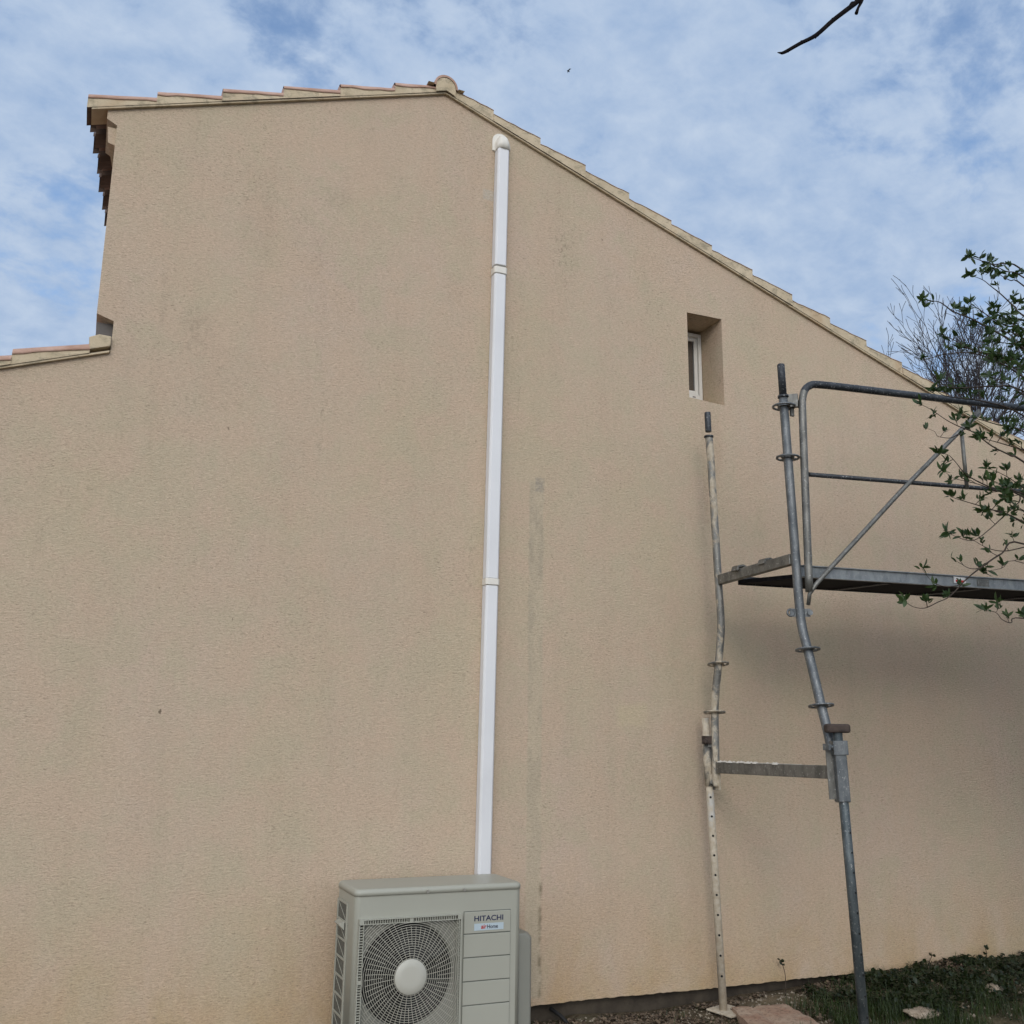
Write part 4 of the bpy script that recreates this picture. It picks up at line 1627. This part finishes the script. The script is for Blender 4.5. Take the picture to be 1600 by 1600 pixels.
def weed(pts, label, leaves):
    t = thing('weed', pts[0], label, 'weed', 'thin weeds standing against the wall')
    m_ = MB()
    m_.tube(smooth_path(pts, 4), .0022, 5)
    m_.build('stem', M['bark'], t)
    lm = MB()
    for (i, n_) in leaves:
        for q_ in range(n_):
            d = rvec(rnd)
            d.z = abs(d.z)
            leaf(lm, Vector(pts[i]), d, rvec(rnd), rnd.uniform(.018, .032), rnd.uniform(.006, .010))
    lm.build('leaves', M['cover_leaf'], t, merge=False)


a = on(1234, 1551, .19)
weed([(3.87, -.06, gz(3.87, -.06)), (3.875, -.06, .30), (3.86, -.06, .36), (3.845, -.06, .385)], 'thin weed with two tiny leaf tufts standing near the paving slab', [(3, 4), (2, 3)])
weed([(4.96, -.05, gz(4.96, -.05)), (4.985, -.05, .30), (5.01, -.05, .335)], 'shorter weed leaning by the wall right of the outer jack', [(2, 4)])
weed([(5.46, -.05, gz(5.46, -.05)), (5.47, -.05, .31), (5.465, -.05, .345)], 'dark broad-leaved weed by the wall near the right edge', [(2, 8), (1, 4)])

# ------------------------------------------------------------------ leafy tree at the right
rnd = random.Random(77)
lt = thing('leafy_tree', (4.95, -2.05, gz(4.95, -2.05)), 'young tree with fresh green leaf tufts reaching in from the right', 'tree')
wood, leaves = MB(), MB()


def tuft(p, d, n=7, L=.05):
    for q_ in range(n):
        dd_ = (d * rnd.uniform(.5, 1.0) + rvec(rnd) * .95 + Vector((0, 0, .5)))
        leaf(leaves, Vector(p) + rvec(rnd) * .008, dd_, rvec(rnd) + Vector((0, 0, .4)), L * rnd.uniform(.55, 1.1), L * rnd.uniform(.13, .20), droop=rnd.uniform(-.1, .3))


def branch(pix, y0, y1, r0_=.0035, r1_=.008, tufts=(), every=.05, join=None, tipn=12, L=.048):
    n_ = len(pix)
    P_ = [at(px, py, y0 + (y1 - y0) * i / (n_ - 1)) for i, (px, py) in enumerate(pix)]
    if join:
        P_ += [Vector(q_) for q_ in join]
    S_ = smooth_path(P_, 5)
    m_ = len(S_)
    wood.tube(S_, [(r0_ * .5 + (r1_ - r0_ * .5) * (i / (m_ - 1))) * .72 for i in range(m_)], 6)
    tuft(S_[0], (S_[0] - S_[2]), tipn, L)
    acc = 0
    for i in range(1, m_):
        acc += (S_[i] - S_[i - 1]).length
        if acc > every * rnd.uniform(.7, 1.5):
            acc = 0
            side = rvec(rnd)
            side = (side + Vector((-.3, 0, .5))).normalized()
            tip = S_[i] + side * rnd.uniform(.012, .04)
            wood.tube([S_[i], tip], .0016, 4)
            tuft(tip, side, rnd.randint(5, 11), L * rnd.uniform(.65, 1.0))


TR = Vector((4.95, -2.05, 0))
tj = lambda z0, z1, y=-2.0: [(4.35, y - .02, z0), (4.92, -2.05, z1)]
branch([(1514, 402), (1527, 405), (1550, 413), (1575, 412), (1600, 424)], -1.9, -1.95, join=tj(3.62, 3.2))
branch([(1545, 410), (1572, 424), (1600, 434)], -1.95, -1.97, join=tj(3.6, 3.15))
branch([(1516, 430), (1535, 437), (1548, 447), (1562, 458), (1575, 470), (1587, 481), (1600, 494)], -1.8, -1.9, join=tj(3.42, 3.0))
branch([(1560, 428), (1578, 438), (1600, 447)], -1.8, -1.9, join=tj(3.5, 3.1))
branch([(1440, 468), (1455, 470), (1470, 473), (1490, 487), (1520, 499), (1545, 513), (1570, 526), (1600, 546)], -1.95, -2.0, .0035, .010, every=.07, join=tj(3.25, 2.9))
branch([(1515, 474), (1528, 482), (1548, 496), (1575, 510), (1600, 516)], -2.0, -2.0, join=tj(3.35, 3.0))
branch([(1472, 523), (1490, 531), (1515, 545), (1550, 556), (1600, 574)], -1.85, -1.95, .004, .010, every=.035, join=tj(3.1, 2.8))
branch([(1437, 563), (1452, 560), (1480, 553), (1520, 552), (1560, 566), (1600, 590)], -2.0, -2.0, every=.09, tipn=4, join=tj(3.05, 2.75))
branch([(1467, 594), (1480, 604), (1505, 606), (1550, 604), (1600, 612)], -1.9, -1.95, every=.045, join=tj(3.0, 2.6))
branch([(1463, 610), (1475, 618), (1500, 622), (1540, 628), (1600, 650)], -1.85, -1.9, every=.04, join=tj(2.85, 2.5))
branch([(1439, 632), (1455, 640), (1480, 657), (1500, 667), (1522, 676), (1550, 697), (1580, 712), (1600, 722)], -1.8, -1.9, .003, .008, every=.075, join=tj(2.62, 2.3))
branch([(1446, 669), (1460, 674), (1466, 682), (1486, 684), (1500, 676)], -1.8, -1.82, .002, .003, every=.06, tipn=5, L=.035)
branch([(1500, 648), (1530, 655), (1560, 664), (1600, 675)], -1.85, -1.9, every=.05, join=tj(2.8, 2.4))
branch([(1468, 708), (1482, 711), (1494, 723), (1505, 737), (1520, 748), (1550, 762), (1600, 777)], -1.75, -1.85, .003, .007, every=.07, join=tj(2.45, 2.1))
branch([(1475, 736), (1490, 747), (1510, 752), (1530, 757), (1560, 768)], -1.75, -1.8, .002, .004, every=.05)
branch([(1485, 776), (1500, 781), (1530, 790), (1560, 800), (1600, 818)], -1.8, -1.9, .003, .007, every=.05, join=tj(2.3, 2.0))
branch([(1481, 832), (1500, 841), (1522, 844), (1545, 828), (1570, 805), (1592, 785), (1610, 770)], -1.85, -1.85, .003, .006, every=.10, join=tj(2.45, 2.2))
branch([(1505, 838), (1522, 845), (1545, 857), (1570, 861), (1600, 855)], -1.8, -1.85, .002, .004, every=.12)
branch([(1413, 939), (1427, 948), (1445, 950), (1465, 941), (1485, 931), (1510, 905), (1535, 885), (1565, 865), (1600, 850)], -1.85, -1.95, .003, .007, every=.13, join=tj(2.28, 2.0))
branch([(1486, 872), (1500, 880), (1515, 888), (1533, 889)], -1.85, -1.88, .002, .003, every=.07, tipn=2)
branch([(1440, 888), (1453, 905), (1465, 913), (1480, 917), (1500, 914)], -1.85, -1.87, .002, .003, every=.09, tipn=6)
branch([(1540, 954), (1556, 957), (1566, 968), (1580, 973), (1600, 966)], -1.8, -1.85, .003, .005, every=.06, join=tj(2.1, 1.8))
branch([(1560, 940), (1558, 952)], -1.8, -1.8, .002, .003, tipn=5)
branch([(1540, 893), (1565, 888), (1600, 880)], -1.85, -1.9, .002, .004, every=.06, join=tj(2.2, 1.9))
for i in range(20):      # the thick of the crown at the frame's right edge
    px, py = rnd.uniform(1520, 1590), rnd.choice([rnd.uniform(500, 640), rnd.uniform(470, 620), rnd.uniform(660, 810)])
    yy = rnd.uniform(-2.3, -1.7)
    branch([(px, py), (px + 30, py + rnd.uniform(0, 25)), (px + 75, py + rnd.uniform(10, 50))], yy, yy, .002, .005, every=.045)
for i in range(150):      # unseen crown beyond the frame, thickened to shade the right of the wall
    a = rnd.uniform(-1.6, 1.5)
    z0 = rnd.uniform(1.2, 3.4)
    s = Vector((4.93, -2.05, z0))
    rr_ = rnd.uniform(.5, 1.5)
    e = s + Vector((math.cos(a) * rr_, math.sin(a) * rr_ * .8, rnd.uniform(.1, .9)))
    S_ = smooth_path([e, (s + e) / 2 + Vector((0, 0, .06)), s], 5)
    wood.tube(S_, [.002 + .006 * k / (len(S_) - 1) for k in range(len(S_))], 5)
    for q_ in S_[:9]:
        tuft(q_ + rvec(rnd) * .05, rvec(rnd), 7, .06)
wood.build('branches', M['bark'], lt, merge=False)
leaves.build('crown', M['leaf'], lt, merge=False)
tk = MB()
tk.tube(smooth_path([(4.97, -2.06, gz(4.95, -2.05) - .03), (4.96, -2.05, .7), (4.94, -2.06, 1.6), (4.93, -2.05, 2.5), (4.92, -2.05, 3.4)], 4),
        [.045 - .0018 * k for k in range(17)], 9)
tk.build('trunk', M['bark'], lt)


# ------------------------------------------------------------------ bare trees
def grow(mb, p, d, L, r, depth, rnd, spread, upb, seg=4, sides=5, kids=(2, 3), shrink=(.6, .82), minr=.004):
    pts = [p.copy()]
    for i in range(seg):
        d = (d + rvec(rnd) * .13 + Vector((0, 0, upb))).normalized()
        p = p + d * (L / seg)
        pts.append(p.copy())
    r2 = max(minr, r * .62)
    mb.tube(pts, [r + (r2 - r) * i / seg for i in range(seg + 1)], sides, caps=False)
    if depth == 0:
        return
    for k in range(rnd.randint(*kids)):
        i = seg if k == 0 else rnd.randint(max(1, seg - 3), seg)
        nd_ = (d + rvec(rnd) * spread * (0.55 if k == 0 else 1)).normalized()
        grow(mb, pts[i], nd_, L * rnd.uniform(*shrink), r2 * (.95 if k == 0 else .72), depth - 1, rnd, spread, upb, seg, max(3, sides - 1), kids, shrink, minr)


rnd = random.Random(12)
bt = thing('bare_tree', (15.7, 9, gz(15.7, 9)), 'leafless grey tree standing behind the roof at the right', 'tree')
tb = MB()
tb.tube(smooth_path([(15.7, 9, gz(15.7, 9) - .1), (15.75, 9, 2), (15.9, 9, 4), (16.4, 9.0, 7.4)], 4), [.20 - .008 * k for k in range(13)], 9)
tb.build('trunk', M['bark_far'], bt)
cb = MB()
cen = Vector((16.5, 9, 7.7))
for k in range(24):
    a = 2 * PI * k / 11 + rnd.uniform(-.25, .25)
    tilt = rnd.uniform(.15, 1.0)
    d = Vector((math.cos(a) * tilt, math.sin(a) * tilt, 1.0)).normalized()
    grow(cb, cen - Vector((0, 0, rnd.uniform(-.2, 1.2))), d, rnd.uniform(.95, 1.2), .036, 5, rnd, .60, .03, kids=(2, 3), shrink=(.62, .80), minr=.0056)
cb.build('crown', M['bark_far'], bt, merge=False)

rnd = random.Random(40)
ot = thing('bare_tree', (3.3, -6.6, gz(3.3, -6.6)), 'dark bare twig of an overhanging tree dipping into the sky at the top', 'tree')
tb = MB()
tb.tube(smooth_path([(3.3, -6.6, gz(3.3, -6.6) - .1), (3.32, -6.6, 2), (3.25, -6.5, 3.9), (3.1, -6.3, 5.2)], 4), [.13 - .005 * k for k in range(13)], 9)
tb.build('trunk', M['bark_dark'], ot)
cb = MB()
tw = [at(1215, 82, -3.0), at(1222, 83, -3.0), at(1229, 80, -3.0), at(1250, 68, -3.0), at(1275, 55, -3.0), at(1300, 33, -3.0), at(1322, 16, -3.0), at(1340, 2, -3.0),
      at(1352, -12, -3.0)]
rest = [Vector((2.25, -3.2, 4.15)), Vector((2.6, -4.2, 4.55)), Vector((2.95, -5.4, 4.75)), Vector((3.2, -6.42, 4.5))]
P_ = tw[:1] + smooth_path(tw[1:] + rest, 4)
rad = []
for i in range(len(P_)):
    rad.append([.0012, .0042, .0045][i] if i < 3 else .0045 + .0035 * min(1, i / 26) + max(0, i - 28) * .0022)
cb.tube(P_, rad, 8)
# buds along the twig and the short side spur
for px, py, s in ((1231, 79, .006), (1253, 66, .0065), (1277, 54, .007), (1302, 31, .0075), (1332, 6, .008)):
    q_ = at(px, py, -3.0)
    bd = (tw[4] - tw[3]).normalized()
    cb.tube([q_ - bd * s * 1.6, q_, q_ + bd * s * 1.8], [s * .5, s, s * .45], 7)
q_ = at(1274, 58, -3.0)
cb.tube([at(1277, 54, -3.0), at(1274, 60, -3.0)], [.005, .0015], 6)
cb.tube([at(1350, -8, -3.0), at(1346, 3, -3.0), at(1341, 12, -3.0), at(1338, 21, -3.0)], [.006, .005, .004, .0058], 7)
for k in range(9):
    a = rnd.uniform(0, 2 * PI)
    grow(cb, Vector((3.2, -6.4, rnd.uniform(4.0, 5.1))), Vector((math.cos(a) * .6 + .35, math.sin(a) * .6 - .6, .8)).normalized(), 1.4, .04, 4, rnd, .6, .03, minr=.005)
cb.build('crown', M['bark_dark'], ot, merge=False)

# ------------------------------------------------------------------ bird far off in the sky
bp = at(888, 111, 30)
bd = thing('bird', bp, 'tiny dark bird flying in the sky above the roof', 'bird')
mb = MB()
mb.tube([bp + Vector((-.07, 0, .02)), bp + Vector((-.03, 0, .005)), bp + Vector((.03, 0, -.01)), bp + Vector((.08, 0, -.03))], [.006, .024, .022, .004], 8)
for s in (-1, 1):
    q = [bp + Vector((-.03, 0, .01)), bp + Vector((.03, 0, 0)), bp + Vector((.04 + .0 * s, s * .10, .05)), bp + Vector((.07, s * .18, .02)), bp + Vector((.0, s * .1, .06))]
    mb.add(q + [v + Vector((0, 0, -.008)) for v in q], [(0, 1, 2, 3, 4), (9, 8, 7, 6, 5), (0, 5, 6, 1), (1, 6, 7, 2), (2, 7, 8, 3), (3, 8, 9, 4), (4, 9, 5, 0)])
mb.build('body', M['bark_dark'], bd)
